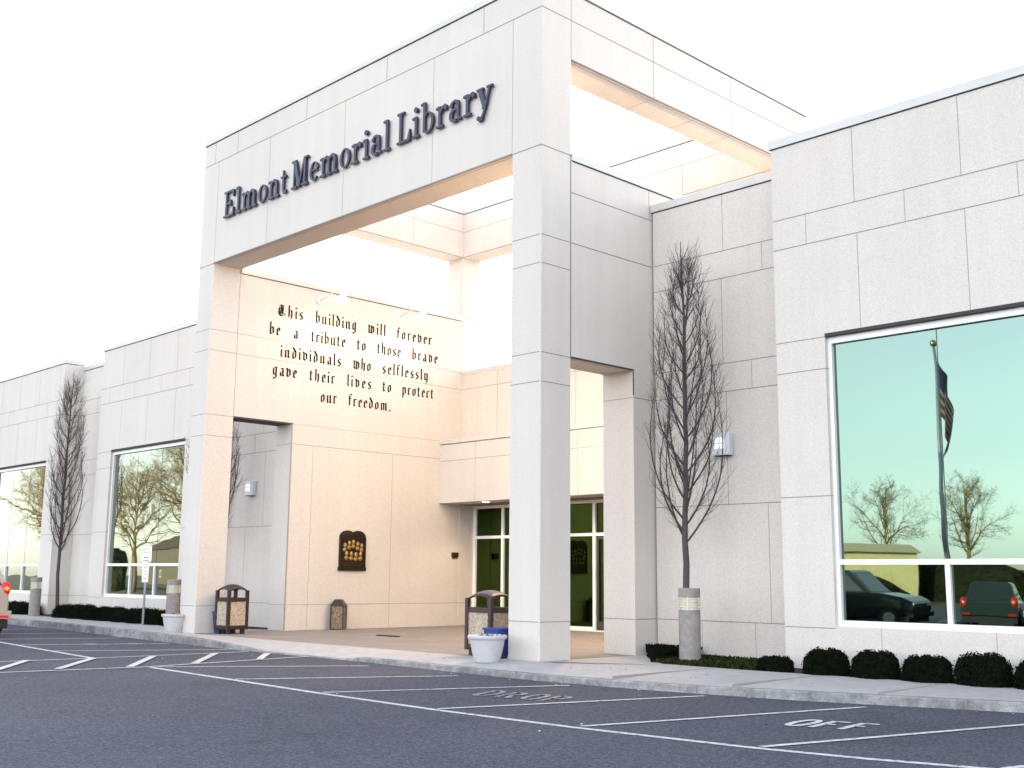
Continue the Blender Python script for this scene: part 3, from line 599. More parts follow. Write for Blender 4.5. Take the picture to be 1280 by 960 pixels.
# ------------------------------------------------------------------ lamps on the side wall (lit), added fill pair opposite
def flood(y, label, wx=XT, sg_=1, power=None, h0=8.49):
    power = power or FLOOD_W
    r = empty('gooseneck_lamp', (wx, y, h0), label, 'wall lamp', 'floodlights over the inscription')
    m = MB(); m.ell((wx + sg_ * .02, y, h0), (.035, .075, .075), 12, 7); m.build('wall_plate', ALU, r, smooth=True)
    m = MB(); m.tube([(wx + sg_ * .03, y, h0), (wx + sg_ * .5, y, h0 + .11), (wx + sg_ * 1.0, y, h0 + .17), (wx + sg_ * 1.12, y, h0 + .13), (wx + sg_ * 1.15, y, h0 + .03)], [.017] * 5, 8); m.build('arm', ALU, r, smooth=True)
    # bell shade tipped towards the wall
    ax = Vector((-.55 * sg_, 0, -.83)).normalized(); c0 = Vector((wx + sg_ * 1.16, y, h0 + .05))
    m = MB(); prof = [(.05, -.02), (.07, .05), (.10, .12), (.17, .24), (.20, .28)]
    q = ax.to_track_quat('Z', 'Y').to_matrix()
    o = len(m.v); m.lathe(prof, 18, caps=False); m.v = [tuple(c0 + q @ Vector(v)) for v in m.v]
    m.build('shade', ALU, r, smooth=True)
    m = MB(); bc = c0 + ax * .22; m.ell(tuple(bc), (.10, .10, .10), 14, 9); m.build('bulb', BULB, r, smooth=True)
    L = bpy.data.lights.new('flood_light', 'SPOT' if wx == XT else 'POINT'); L.energy = power; L.color = WARM if wx == XT else GOLDEN; L.shadow_soft_size = .14
    if wx == XT: L.spot_size = R(168); L.spot_blend = .6
    lo = bpy.data.objects.new('flood_light', L); col.objects.link(lo); lo.parent = r; lp = c0 + ax * .36; lo.location = lp - Vector((wx, y, h0))
    lo.rotation_euler = (-Vector((-.1 * sg_, .0, -1)).normalized()).to_track_quat('Z', 'Y').to_euler()
flood(3.12, 'lit white gooseneck floodlight over the inscription, nearer the front pier')
flood(5.79, 'lit white gooseneck floodlight over the inscription, nearer the rear column')
for y_, q_ in ((3.12, 'nearer the front'), (5.79, 'nearer the rear')):  # unseen opposite pair, added as warm fill for beam undersides and inscribed wall
    flood(y_, 'added gooseneck fill light on unseen inner face of the right side wall, ' + q_, -TH, -1, FILL_FLOOD_W, 6.4)
for x in (-9.6, -6.0, -2.6):
    L = bpy.data.lights.new('canopy_spot', 'SPOT'); L.energy = SOFFIT_W; L.color = WARM; L.spot_size = R(130); L.spot_blend = .5; L.shadow_soft_size = .08
    lo = bpy.data.objects.new('canopy_spot', L); col.objects.link(lo); lo.location = (x + 6, 7.75 - 6, 3.35); lo.parent = lib

# ------------------------------------------------------------------ plaque, reader, grate
pq = empty('plaque', (XT, 4.46, 1.49), 'dark bronze arched memorial plaque with gilt relief busts on the side wall', 'plaque')
m = MB()
o = [(4.05, 1.49), (4.88, 1.49), (4.88, 2.36)] + [(4.635 + .245 * math.cos(R(a)), 2.36 + .17 * math.sin(R(a))) for a in range(12, 133, 12)] + [(4.295 + .245 * math.cos(R(a)), 2.36 + .17 * math.sin(R(a))) for a in range(48, 181, 12)]
n_ = len(o); m.add([(XT + .05, y, z) for y, z in o] + [(XT, y, z) for y, z in o], [tuple(range(n_))] + [(i, n_ + i, n_ + (i + 1) % n_, (i + 1) % n_) for i in range(n_)])
m.box(XT + .001, XT + .075, 4.03, 4.90, 1.49, 1.58); m.box(XT + .051, XT + .068, 4.05, 4.10, 1.58, 2.36); m.box(XT + .051, XT + .068, 4.83, 4.88, 1.58, 2.36); m.box(XT + .051, XT + .07, 4.1, 4.83, 2.30, 2.35)
m.build('backplate', BRONZE, pq)
m = MB()
for (y, z, s_) in ((4.20, 2.14, 1), (4.34, 2.20, 1), (4.47, 2.23, 1), (4.61, 2.18, 1), (4.74, 2.14, 1), (4.26, 1.93, 1.05), (4.41, 1.92, 1.05), (4.56, 1.90, 1.1), (4.71, 1.92, 1.05)):
    m.ell((XT + .062, y, z), (.035, .050 * s_, .068 * s_), 10, 7); m.ell((XT + .055, y, z - .11), (.024, .068 * s_, .055), 10, 6)
    m.ell((XT + .085, y - .006, z - .008), (.012, .012, .02), 6, 5)
m.build('relief_busts', GOLD, pq, smooth=True)
m = MB()
for i in range(3):
    m.box(XT + .051, XT + .056, 4.16, 4.76, 1.63 + i * .06, 1.645 + i * .06)
m.add([(XT + .052, 4.10 + .35 * t + .0, 2.40 + .06 * math.sin(t * 3.14)) for t in (0, .25, .5, .75, 1)] + [(XT + .052, 4.12 + .33 * t, 2.43 + .06 * math.sin(t * 3.14)) for t in (0, .25, .5, .75, 1)], [(i, i + 1, i + 6, i + 5) for i in range(4)])
m.build('text_bars', plain('bronze_edge', (.09, .055, .025), .4, .6), pq)
cr = empty('card_reader', (XT, 8.05, 1.95), 'small black box fixed to the wall beside the entrance glass', 'wall box')
m = MB(); m.box(XT, XT + .07, 7.95, 8.17, 1.92, 2.04); m.box(XT, XT + .05, 7.97, 8.15, 1.88, 1.92); m.build('housing', BLACKP, cr)
m = MB(); m.box(XT + .07, XT + .074, 8.0, 8.12, 1.95, 2.01); m.build('front_plate', BRONZE, cr)
m = MB(); m.box(-8.02, -7.28, 2.86, 2.98, 0.0015, .02)
for i in range(14): m.box(-8.0 + i * .052, -7.98 + i * .052, 2.87, 2.97, .02, .024)
tag(m.build('floor_grate', BRONZE), 'narrow dark drain grate lying on the entrance floor', 'grate')

# ------------------------------------------------------------------ wall boxes with four panes
def wall_lamp(x, y, z, label):
    r = empty('wall_lamp', (x, y, z), label, 'wall lamp', 'square lamps on the recess walls')
    m = MB(); m.cbox(x - .19, x + .19, y - .17, y, z - .19, z + .20, .03); m.build('housing', WLAMP, r)
    m = MB()
    for i in (-1, 1):
        for j in (-1, 1): m.box(x + i * .055 - .04, x + i * .055 + .04, y - .176, y - .168, z + .02 + j * .055 - .042, z + .02 + j * .055 + .042)
    m.build('lens', LITPANE, r)
    m = MB(); m.box(x - .15, x + .15, y - .15, y - .01, z - .20, z - .188); m.build('underside', BLACKP, r)
wall_lamp(1.60, 3.06, 3.70, 'grey white square wall lamp with four bright panes near the flag window')
wall_lamp(-13.9, 3.06, 3.68, 'grey white square wall lamp seen through the doorway opening in the inscribed wall')

# ------------------------------------------------------------------ litter bins, urn, recycling bins
def litter_bin(loc, rz, label, w_=.62, h=1.13):
    r = empty('litter_bin', loc, label, 'litter bin', 'brown framed pebble panel litter bins', rz); a = w_ / 2
    m = MB()
    for i in (-1, 1):
        for j in (-1, 1): m.box(i * a - .035, i * a + .035, j * a - .035, j * a + .035, .10, h - .13)
    for z0, z1 in ((.12, .20), (.74, .83)):
        m.box(-a, a, -a - .028, -a + .028, z0, z1); m.box(-a, a, a - .028, a + .028, z0, z1); m.box(-a - .026, -a + .026, -a, a, z0, z1); m.box(a - .026, a + .026, -a, a, z0, z1)
    for i in (-1, 1):
        for j in (-1, 1): m.box(i * (a - .06) - .04, i * (a - .06) + .04, j * (a - .06) - .04, j * (a - .06) + .04, 0, .125)
    m.box(-a + .02, a - .02, -a + .02, a - .02, .10, .14)
    m.build('frame', BROWN, r, world=False)
    m = MB(); b_ = a + .012; N = 8; o = len(m.v)
    for k_, (dz, off) in enumerate(((0, 0), (.035, 0))):
        for i in range(N + 1):
            for j in range(N + 1):
                x = -b_ + 2 * b_ * i / N; y = -b_ + 2 * b_ * j / N
                m.v.append((x, y, h - .16 + .155 * (1 - (x / b_) ** 2 * .5 - (y / b_) ** 2 * .5) * 1.0 - .02 + dz))
    s_ = (N + 1) ** 2
    for i in range(N):
        for j in range(N):
            q = i * (N + 1) + j; m.f.append((q, q + 1, q + N + 2, q + N + 1)); m.f.append((s_ + q, s_ + q + N + 1, s_ + q + N + 2, s_ + q + 1)); m.m += [0, 0]
    ed = [i * (N + 1) for i in range(N + 1)] + [N * (N + 1) + j for j in range(1, N + 1)] + [i * (N + 1) + N for i in range(N - 1, -1, -1)] + [j for j in range(N - 1, 0, -1)]
    for i in range(len(ed)):
        p_, q_ = ed[i], ed[(i + 1) % len(ed)]; m.f.append((p_, q_, s_ + q_, s_ + p_)); m.m.append(0)
    m.build('dome_lid', BROWN, r, world=False, smooth=True)
    for i in range(4):
        m = MB(); m.box(-a + .035, a - .035, -a - .012, -a + .012, .20, .74); o_ = m.build('pebble_panel', PEBBLE, r, world=False); o_.rotation_euler = (0, 0, i * math.pi / 2)
    m = MB(); m.box(-a + .05, a - .05, -a + .05, a - .05, .14, .76); m.build('liner', BLACKP, r, world=False)
    return r
litter_bin((-10.62, .62, 0), R(2), 'brown framed pebble litter bin with arched lid at the inscribed wall', .49)
litter_bin((-1.60, .40, 0), R(3), 'brown framed pebble litter bin partly hidden by the free corner column', .56, 1.12)
def recycle(loc, rz, label):
    r = empty('recycling_bin', loc, label, 'recycling bin', 'blue recycling bins', rz)
    m = MB(); z = [(.14, .11, 0), (.19, .15, .46)]
    m.add([(-.14, -.11, 0), (.14, -.11, 0), (.14, .11, 0), (-.14, .11, 0), (-.18, -.14, .47), (.18, -.14, .47), (.18, .14, .47), (-.18, .14, .47)], [(0, 3, 2, 1), (0, 1, 5, 4), (1, 2, 6, 5), (2, 3, 7, 6), (3, 0, 4, 7), (4, 5, 6, 7)])
    m.build('body', BLUEP, r, world=False)
    m = MB(); m.box(-.195, .195, -.155, .155, .47, .505); m.build('rim', BLUEP, r, world=False)
    m = MB()
    for a0 in (10, 130, 250):
        P = arc(0, .28, .06, .06, a0, a0 + 85, 8); ribbon(m, P, [.02] * 7 + [.034, .006], -.162, -.10); m.build('recycling_mark', SIGNW, r, world=False)
    return r
recycle((-10.98, .60, 0), R(25), 'blue recycling tub beside the litter bin at the inscribed wall')
recycle((-.98, -.02, 0), R(0), 'blue recycling tub between the free corner column and a litter bin')
ur = empty('ash_urn', (-11.0, 3.95, 0), 'small square pebble ash urn with dark tapered lid against the side wall', 'ash urn')
m = MB(); m.box(-.16, .16, -.16, .16, .03, .60); o = m.build('body', PEBDK, ur, world=False)
m = MB(); m.add([(-.185, -.185, .60), (.185, -.185, .60), (.185, .185, .60), (-.185, .185, .60), (-.09, -.09, .76), (.09, -.09, .76), (.09, .09, .76), (-.09, .09, .76)], [(0, 3, 2, 1), (4, 5, 6, 7), (0, 1, 5, 4), (1, 2, 6, 5), (2, 3, 7, 6), (3, 0, 4, 7)]); m.build('lid', BROWN, ur, world=False)
m = MB(); m.box(-.17, .17, -.17, .17, 0, .03)
for i in (-1, 1):
    for j in (-1, 1): m.box(i * .16 - .018, i * .16 + .018, j * .16 - .018, j * .16 + .018, .03, .6)
m.build('frame', BROWN, ur, world=False); ur.rotation_euler = (0, 0, R(40))

# ------------------------------------------------------------------ planters and bollards
def planter(loc, label, sc_=1.0):
    r = empty('planter', loc, label, 'planter', 'white flower pots on the front walk'); r.scale = (sc_,) * 3
    m = MB(); m.lathe([(.19, 0), (.205, .01), (.245, .15), (.275, .30), (.285, .375), (.315, .378), (.325, .40), (.325, .425), (.31, .44), (.285, .44), (.27, .42), (.26, .39), (.05, .385)], 36, caps=True); m.build('pot', POTM, r, world=False, smooth=False)
    m = MB(); m.lathe([(.262, .39), (.2, .40), (.05, .41)], 20); m.build('soil', SOIL, r, world=False)
    m = MB(); rg = random.Random(3)
    for i in range(26):
        a = rg.uniform(0, 6.28); q = rg.uniform(0, .2); p = Vector((q * math.cos(a), q * math.sin(a), .39)); d = Vector((rg.uniform(-.12, .12), rg.uniform(-.12, .12), rg.uniform(.03, .09)))
        m.tube([p, p + d * .5 + Vector((0, 0, .02)), p + d], [.006, .005, .003], 4)
    m.build('withered_stems', TWIG, r, world=False)
    return r
p1 = planter((-.60, -.60, -.02), 'white flower pot with withered stems in front of the free corner column')
p2 = dup(p1, (-11.95, -.10, .0), R(70), 'white flower pot standing in front of a light bollard', (.97,) * 3)
def bollard(loc, rad, h, label):
    r = empty('bollard_light', loc, label, 'bollard light', 'concrete light bollards in the planting beds')
    m = MB(); m.lathe([(rad, 0), (rad, h - .36)], 28); m.build('post', BOLL, r, world=False, smooth=False)
    m = MB(); m.lathe([(rad, h - .145), (rad, h - .012), (rad - .012, h), (.01, h + .002)], 28); m.build('cap', BOLL, r, world=False)
    m = MB(); m.lathe([(rad - .035, h - .36), (rad - .035, h - .145)], 28, caps=False); m.build('lens', LENS, r, world=False, smooth=True)
    m = MB()
    for i in range(5): m.lathe([(rad - .03, h - .345 + i * .043), (rad + .002, h - .35 + i * .043), (rad + .002, h - .336 + i * .043), (rad - .03, h - .330 + i * .043)], 28, caps=False)
    for i in range(4):
        a = i * math.pi / 2 + .5; c, s_ = math.cos(a), math.sin(a); m.tube([((rad - .006) * c, (rad - .006) * s_, h - .36), ((rad - .006) * c, (rad - .006) * s_, h - .145)], [.012, .012], 6)
    m.build('louvre', plain('louvre_cream', (.62, .60, .52), .5), r, world=False)
    return r
b1 = bollard((1.72, 1.78, -.03), .178, 1.235, 'concrete light bollard directly in front of a bare tree trunk')
dup(b1, (-14.50, 1.2, -.01), R(30), 'concrete light bollard behind a white flower pot')
dup(b1, (-23.75, 1.35, -.01), R(80), 'concrete light bollard beside the beige parked car', (.95, .95, 1.0))

# ------------------------------------------------------------------ sign post
sp = empty('sign_post', (-15.95, 1.12, 0), 'galvanised post carrying two small white parking signs in front of the shrub row', 'parking sign')
m = MB(); m.box(-.028, .028, -.014, .014, -.02, 2.12); m.build('post', STEEL, sp, world=False)
m = MB(); m.box(-.16, .16, -.022, -.016, 1.68, 2.10); so_ = m.build('sign_plate', SIGNW, sp, world=False)
m = MB()
for (x, z, w_) in ((-.09, 2.02, .05), (-.02, 2.02, .05), (.05, 2.02, .045), (-.085, 1.94, .06), (0, 1.94, .07), (.075, 1.94, .04)): m.box(x - w_ / 2, x + w_ / 2, -.025, -.0222, z - .022, z + .022)
m.build('lettering', plain('sign_grey_ink', (.45, .45, .48), .5), so_, world=False)
m = MB(); m.box(-.02, .09, -.026, -.0223, 1.79, 1.81); m.add([(-.02, -.026, 1.77), (-.02, -.026, 1.83), (-.08, -.026, 1.80)], [(0, 2, 1)]); m.box(-.10, .10, -.026, -.0223, 1.70, 1.72); m.build('arrow', SIGNP, so_, world=False)
m = MB(); m.box(-.10, .10, -.022, -.016, 1.14, 1.67); s2 = m.build('sign_plate', SIGNW, sp, world=False)
m = MB()
for z in (1.60, 1.53, 1.42, 1.34, 1.24): m.box(-.06, .06, -.025, -.0222, z - .014, z + .014)
m.build('lettering', SIGNR, s2, world=False); sp.rotation_euler = (0, 0, R(28))

# ------------------------------------------------------------------ bare trees
def smooth_path(p, d, length, n, rg, wob, upw):
    P = [Vector(p)]; d = Vector(d).normalized()
    for i in range(n):
        d = (d + Vector((rg.gauss(0, wob), rg.gauss(0, wob), rg.gauss(0, wob))) + Vector((0, 0, upw))).normalized()
        P.append(P[-1] + d * (length / n))
    return P
def columnar(seed, H, cb, hw, fork=False):
    rg = random.Random(seed); T = MB(); B = MB()
    tp = [Vector((0, 0, -.05))]; nseg = 18
    for i in range(1, nseg + 1): tp.append(Vector((rg.gauss(0, .012) + tp[-1].x, rg.gauss(0, .012) + tp[-1].y, H * i / nseg)))
    T.tube(tp, [.058 * (1 - i / nseg) ** .8 + .006 for i in range(nseg + 1)], 8)
    def on(z):
        t = max(0, min(nseg - 1e-4, z / H * nseg)); i = int(t); return tp[i].lerp(tp[i + 1], t - i)
    def env(z):
        s_ = (z - cb) / (H - cb); return hw * max(.10, (math.sin(math.pi * min(1, (s_ * .92 + .10)) ** .72))) if s_ < .98 else hw * .1
    N = 38
    for i in range(N):
        s_ = (i + .4) / N; z0 = cb + (H - cb) * .86 * s_ ** 1.1; az = i * 2.39996 + rg.uniform(-.5, .5)
        ln = (1.9 * (1 - s_) ** .8 + .55) * rg.uniform(.75, 1.15); out = Vector((math.cos(az), math.sin(az), 0))
        p = on(z0); n = 12; pts = [p]; d = (out * .70 + Vector((0, 0, .72))).normalized()
        for j in range(n):
            q = pts[-1]; ro = math.hypot(q.x, q.y); lim = env(q.z) * rg.uniform(.75, 1.0)
            pull = .10 if ro < lim * .75 else -.22
            d = (d + out * pull * .35 + Vector((0, 0, .17)) + Vector((rg.gauss(0, .03), rg.gauss(0, .03), 0))).normalized(); pts.append(q + d * ln / n)
        r0_ = .015 * (1 - .6 * s_) + .003
        B.tube(pts, [r0_ * (1 - .85 * j / n) + .002 for j in range(n + 1)], 5, cap=False)
        for j in range(1, n + 1):
            for _ in range(3):
                if rg.random() < .40: continue
                q = pts[j - 1].lerp(pts[j], rg.random()); dd = (pts[j] - pts[j - 1]).normalized()
                a = rg.uniform(0, 6.28); side = (dd.orthogonal().normalized()); side.rotate(Matrix.Rotation(a, 3, dd)); side = (side + out * .35).normalized()
                L2 = rg.uniform(.18, .62) * (1 - .35 * j / n); sub = smooth_path(q, dd * .85 + side * .55, L2, 4, rg, .05, .16)
                B.tube(sub, [.0048, .004, .0032, .0024, .0014], 3, cap=False)
                for k_ in range(1, 5):
                    if rg.random() < .85:
                        e_ = (sub[k_] - sub[k_ - 1]).normalized(); s2_ = e_.orthogonal().normalized(); s2_.rotate(Matrix.Rotation(rg.uniform(0, 6.28), 3, e_))
                        tw_ = smooth_path(sub[k_], e_ * .85 + s2_ * .6, rg.uniform(.08, .26), 2, rg, .06, .2); B.tube(tw_, [.0026, .002, .001], 3, cap=False)
    return T, B
def make_tree(seed, H, cb, hw, loc, label):
    r = empty('bare_tree', loc, label, 'tree', 'bare upright trees along the facade')
    T, B = columnar(seed, H, cb, hw); T.build('trunk', BARK, r, world=False, smooth=True); B.build('crown', TWIG, r, world=False, smooth=True); return r
t1 = make_tree(11, 7.25, 1.9, .53, (1.50, 2.02, 0), 'bare narrow upright tree rising behind a light bollard near the flag window')
dup(t1, (-13.95, 2.0, 0), R(140), 'bare narrow upright tree seen through the doorway opening in the inscribed wall')
make_tree(5, 7.95, 1.85, .60, (-23.3, 1.9, 0), 'bare upright tree against the far wing wall near the parked car')

# ------------------------------------------------------------------ clipped shrubs
def shrub_mesh(seed, rx, ry, h, leaves, mat):
    rg = random.Random(seed); m = MB()
    def surf(a, b):
        k_ = 1 + .05 * math.sin(3 * a + seed) + .04 * math.sin(5 * a + 2 * b + seed) + .03 * math.sin(9 * b + 4 * a)
        cb_ = math.cos(b); sb = math.sin(b); zz = max(0, sb) ** .75
        rr_ = (abs(cb_) ** .55) * k_
        return Vector((rx * rr_ * math.cos(a), ry * rr_ * math.sin(a), h * zz * (.96 + .06 * math.sin(4 * a + seed * 2))))
    n, k_ = 20, 8; o = len(m.v)
    for j in range(k_ + 1):
        for i in range(n): m.v.append(tuple(surf(2 * math.pi * i / n, math.pi / 2 * j / k_) * .93))
    for j in range(k_):
        for i in range(n): m.f.append((o + j * n + i, o + j * n + (i + 1) % n, o + (j + 1) * n + (i + 1) % n, o + (j + 1) * n + i)); m.m.append(0)
    for i in range(leaves):
        a = rg.uniform(0, 6.283); b = math.asin(rg.random() ** 1.0); p = surf(a, b) * rg.uniform(.92, 1.06)
        if rg.random() < .03: p = p * rg.uniform(1.03, 1.12)
        u = Vector((rg.gauss(0, 1), rg.gauss(0, 1), rg.gauss(0, 1))).normalized(); v = u.orthogonal().normalized(); s_ = rg.uniform(.010, .022)
        o = len(m.v); m.v += [tuple(p - u * s_), tuple(p + v * s_ * .55), tuple(p + u * s_), tuple(p - v * s_ * .55)]; m.f.append((o, o + 1, o + 2, o + 3)); m.m.append(0)
    return m
G = 'clipped dark shrubs along the wing walls'
def shrub(seed, rx, ry, h, loc, label, leaves=5200, base=None):
    return tag(shrub_mesh(seed, rx, ry, h, leaves, LEAF).build('clipped_shrub', LEAF), label, 'shrub', G)
order = [(4.32, 'round clipped shrub below the corner of the flag window frame'), (5.10, 'round clipped shrub second along from the corner of the flag window'), (5.86, 'flattest of the clipped shrubs below the flag window'), (6.63, 'tallest and widest round clipped shrub below the flag window'), (7.36, 'clipped shrub below the wall spigot, cut off by the photo edge')]
for i, (x, lab) in enumerate(order):
    s_ = shrub(i + 1, .325 if i != 3 else .36, .32, (.37, .38, .35, .42, .38)[i], None, lab); s_.location = (x, 1.60 + .02 * i, -.015)
s_ = shrub(9, .27, .25, .22, None, 'low small clipped shrub between the light bollard and the round shrubs', 2600); s_.location = (3.45, 1.62, -.015)
base = shrub(20, .50, .45, .40, None, 'clipped shrub just behind the white pot and light bollard', 4200); base.location = (-15.1, 1.72, -.015)
labs = ['clipped shrub directly behind the parking sign post', 'clipped shrub next past the parking sign post, away from the pot', 'clipped shrub below the middle of the window behind the parking sign', 'clipped shrub below the far end of the window behind the parking sign', 'clipped shrub at the far corner of the bay behind the parking sign', 'clipped shrub close beside the trunk of the bare tree near the car', 'clipped shrub at the foot of the bare tree near the car']
for i, lab in enumerate(labs):
    c = base.copy(); col.objects.link(c); c['label'] = lab; c.location = (-16.1 - i * 1.0, 1.72 + .01 * i, -.015); c.rotation_euler = (0, 0, i * 1.3); c.scale = (1, 1, (1.0, 1.08, .95, 1.05, 1.0, 1.1, 1.05)[i])
for i, lab in enumerate(['clipped shrub between the light bollard and the parked car', 'clipped shrub partly hidden by the parked car']):
    c = base.copy(); col.objects.link(c); c['label'] = lab; c.location = (-25.6 - i * 1.05, 1.85, -.015); c.rotation_euler = (0, 0, 2 + i); c.scale = (1, 1, 1.05)
# low ground cover by the bollard
m = MB(); rg = random.Random(8)
def inbed(x, y): return y > max(1.28, 2.75 - 1.12 * x) and y < 3.0
cnt = 0
while cnt < 9000:
    x = rg.uniform(.05, 3.2); y = rg.uniform(1.3, 2.95)
    if not inbed(x, y): continue
    if x > 1.15 and rg.random() < .55: continue
    cnt += 1; hgt = (.20 if x < 1.15 else .07) * rg.random() ** .6; p = Vector((x, y, hgt - .01)); u = Vector((rg.gauss(0, .6), rg.gauss(0, .6), 1)).normalized(); v = u.orthogonal().normalized(); s_ = rg.uniform(.015, .035)
    o = len(m.v); m.v += [tuple(p - u * s_), tuple(p + v * s_ * .4), tuple(p + u * s_), tuple(p - v * s_ * .4)]; m.f.append((o, o + 1, o + 2, o + 3)); m.m.append(0 if x < 1.35 or rg.random() < .3 else 1)
gc = m.build('ground_cover', [LEAF, LEAF2]); gc['kind'] = 'stuff'; gc['label'] = 'low dark ground cover plants at the foot of the recess wall'

# ------------------------------------------------------------------ cars
def car(loc, rz, paintc, label, suv=True):
    r = empty('parked_car', loc, label, 'car', None, rz)
    P = plain('car_paint', paintc, .22, .25, spec=.6)
    Lh, W = (2.3, .92) if suv else (2.15, .86); bz = 1.16 if suv else .88; rz_ = 1.76 if suv else 1.42
    m = MB()
    # lower body loft: x, half width, bottom, top
    st = [(-Lh, W * .90, .48, bz - .06), (-Lh + .10, W * .97, .34, bz), (-Lh + .8, W, .28, bz + .02), (0, W, .26, bz), (Lh - 1.1, W, .28, bz - .03), (Lh - .35, W * .97, .30, bz - .16), (Lh - .05, W * .86, .36, bz - .30), (Lh, W * .80, .45, bz - .38)]
    o = len(m.v); K = 10
    for (x, w_, z0, z1) in st:
        m.v += [(x, -w_ + .10, z0), (x, -w_, z0 + .12), (x, -w_, (z0 + z1) / 2), (x, -w_ + .03, z1 - .10), (x, -w_ + .12, z1), (x, w_ - .12, z1), (x, w_ - .03, z1 - .10), (x, w_, (z0 + z1) / 2), (x, w_, z0 + .12), (x, w_ - .10, z0)]
    for i in range(len(st) - 1):
        for j in range(K): m.f.append((o + i * K + j, o + i * K + (j + 1) % K, o + (i + 1) * K + (j + 1) % K, o + (i + 1) * K + j)); m.m.append(0)
    m.f.append(tuple(o + j for j in range(K))); m.f.append(tuple(o + (len(st) - 1) * K + j for j in range(K - 1, -1, -1))); m.m += [0, 0]
    xb0, xb1, xt0, xt1 = (-Lh + .05, .95, -Lh + .42, .25) if suv else (-Lh + .35, 1.0, -1.0, .25)
    cb_, ct = W - .10, W - .27
    c8 = [(xb0, -cb_, bz - .02), (xb1, -cb_, bz - .03), (xb1, cb_, bz - .03), (xb0, cb_, bz - .02), (xt0, -ct, rz_), (xt1, -ct, rz_), (xt1, ct, rz_), (xt0, ct, rz_)]
    m.add(c8, [(4, 5, 6, 7), (0, 1, 5, 4), (1, 2, 6, 5), (2, 3, 7, 6), (3, 0, 4, 7)])
    rt = [(xt0 + .08, -ct + .1, rz_ + .05), (xt1 - .12, -ct + .1, rz_ + .05), (xt1 - .12, ct - .1, rz_ + .05), (xt0 + .08, ct - .1, rz_ + .05)]
    m.add([c8[4], c8[5], c8[6], c8[7]] + rt, [(4, 5, 6, 7), (0, 1, 5, 4), (1, 2, 6, 5), (2, 3, 7, 6), (3, 0, 4, 7)])
    body = m.build('body', P, r, world=False)
    def quad_on(a, b_, c, d, ins, off):
        a, b_, c, d = map(Vector, (a, b_, c, d)); ce = (a + b_ + c + d) / 4; nn = (b_ - a).cross(d - a).normalized()
        return [tuple(ce + (p - ce) * (1 - ins) + nn * off) for p in (a, b_, c, d)]
    for (a, b_, c, d, nm) in ((0, 1, 5, 4, 'side_window'), (2, 3, 7, 6, 'side_window'), (1, 2, 6, 5, 'windscreen'), (3, 0, 4, 7, 'rear_window')):
        q = MB(); q.add(quad_on(c8[a], c8[b_], c8[c], c8[d], .16, .008) + quad_on(c8[a], c8[b_], c8[c], c8[d], .16, -.01), [(0, 1, 2, 3), (0, 4, 5, 1), (1, 5, 6, 2), (2, 6, 7, 3), (3, 7, 4, 0)]); q.build(nm, CARGLASS, r, world=False)
    for sx in (-1, 1):
        for sy in (-1, 1):
            q = MB(); q.tube([(0, sy * -.10, 0), (0, sy * .11, 0)], [.34, .34], 24); wo_ = q.build('wheel', RUBBER, r, world=False); wo_.location = (sx * (1.55 if suv else 1.38), sy * (W - .10), .34)
            q = MB(); q.tube([(0, sy * .10, 0), (0, sy * .122, 0)], [.21, .19], 20); q.build('rim', CHROME, wo_, world=False)
    for sy in (-1, 1):
        q = MB(); y = sy * (W - .13); x = -Lh; q.ell((x + .08, y, bz - .05), (.11, .115, .17), 14, 11)
        t_ = q.build('taillight', REDLENS, r, world=False, smooth=True)
        q = MB(); q.ell((x - .035, y - sy * .01, bz - .05), (.035, .06, .045), 10, 7); q.build('indicator', AMBER, t_, world=False, smooth=True)
        q = MB(); q.box(Lh - .12, Lh + .0, min(y * .85, y * .85 - sy * .3), max(y * .85, y * .85 - sy * .3), bz - .46, bz - .34); q.build('headlight', SIGNW, r, world=False)
    q = MB(); q.box(-Lh - .10, -Lh + .2, -W + .02, W - .02, .42, .60); q.box(Lh - .2, Lh + .06, -W + .1, W - .1, .36, .50); q.build('bumper', P, r, world=False)
    q = MB(); q.box(-Lh - .02, Lh - .1, -W + .06, W - .06, .20, .40); q.build('underbody', BLACKP, r, world=False)
    for sy in (-1, 1):
        q = MB(); q.box(-Lh - .106, -Lh - .10, min(sy * (W - .3), sy * (W - .08)), max(sy * (W - .3), sy * (W - .08)), .44, .50); q.build('rear_reflector', REDLENS, r, world=False)
    return r
car((-16.85, -3.86, A), R(180), (.44, .38, .33), 'beige sport utility car with red tail lamp cut off by the photo edge')
car((-6.2, -16.6, A), R(-4), (.008, .012, .012), 'black car mirrored in the lower corner pane of the flag window')
car((-2.5, -18.9, A), R(-108), (.03, .05, .05), 'dark hatchback with red tail lamps mirrored in the lower panes of the flag window', False)
car((-0.5, -19.6, A), R(-100), (.50, .52, .50), 'pale car mirrored beyond the dark hatchback in the flag window', False)

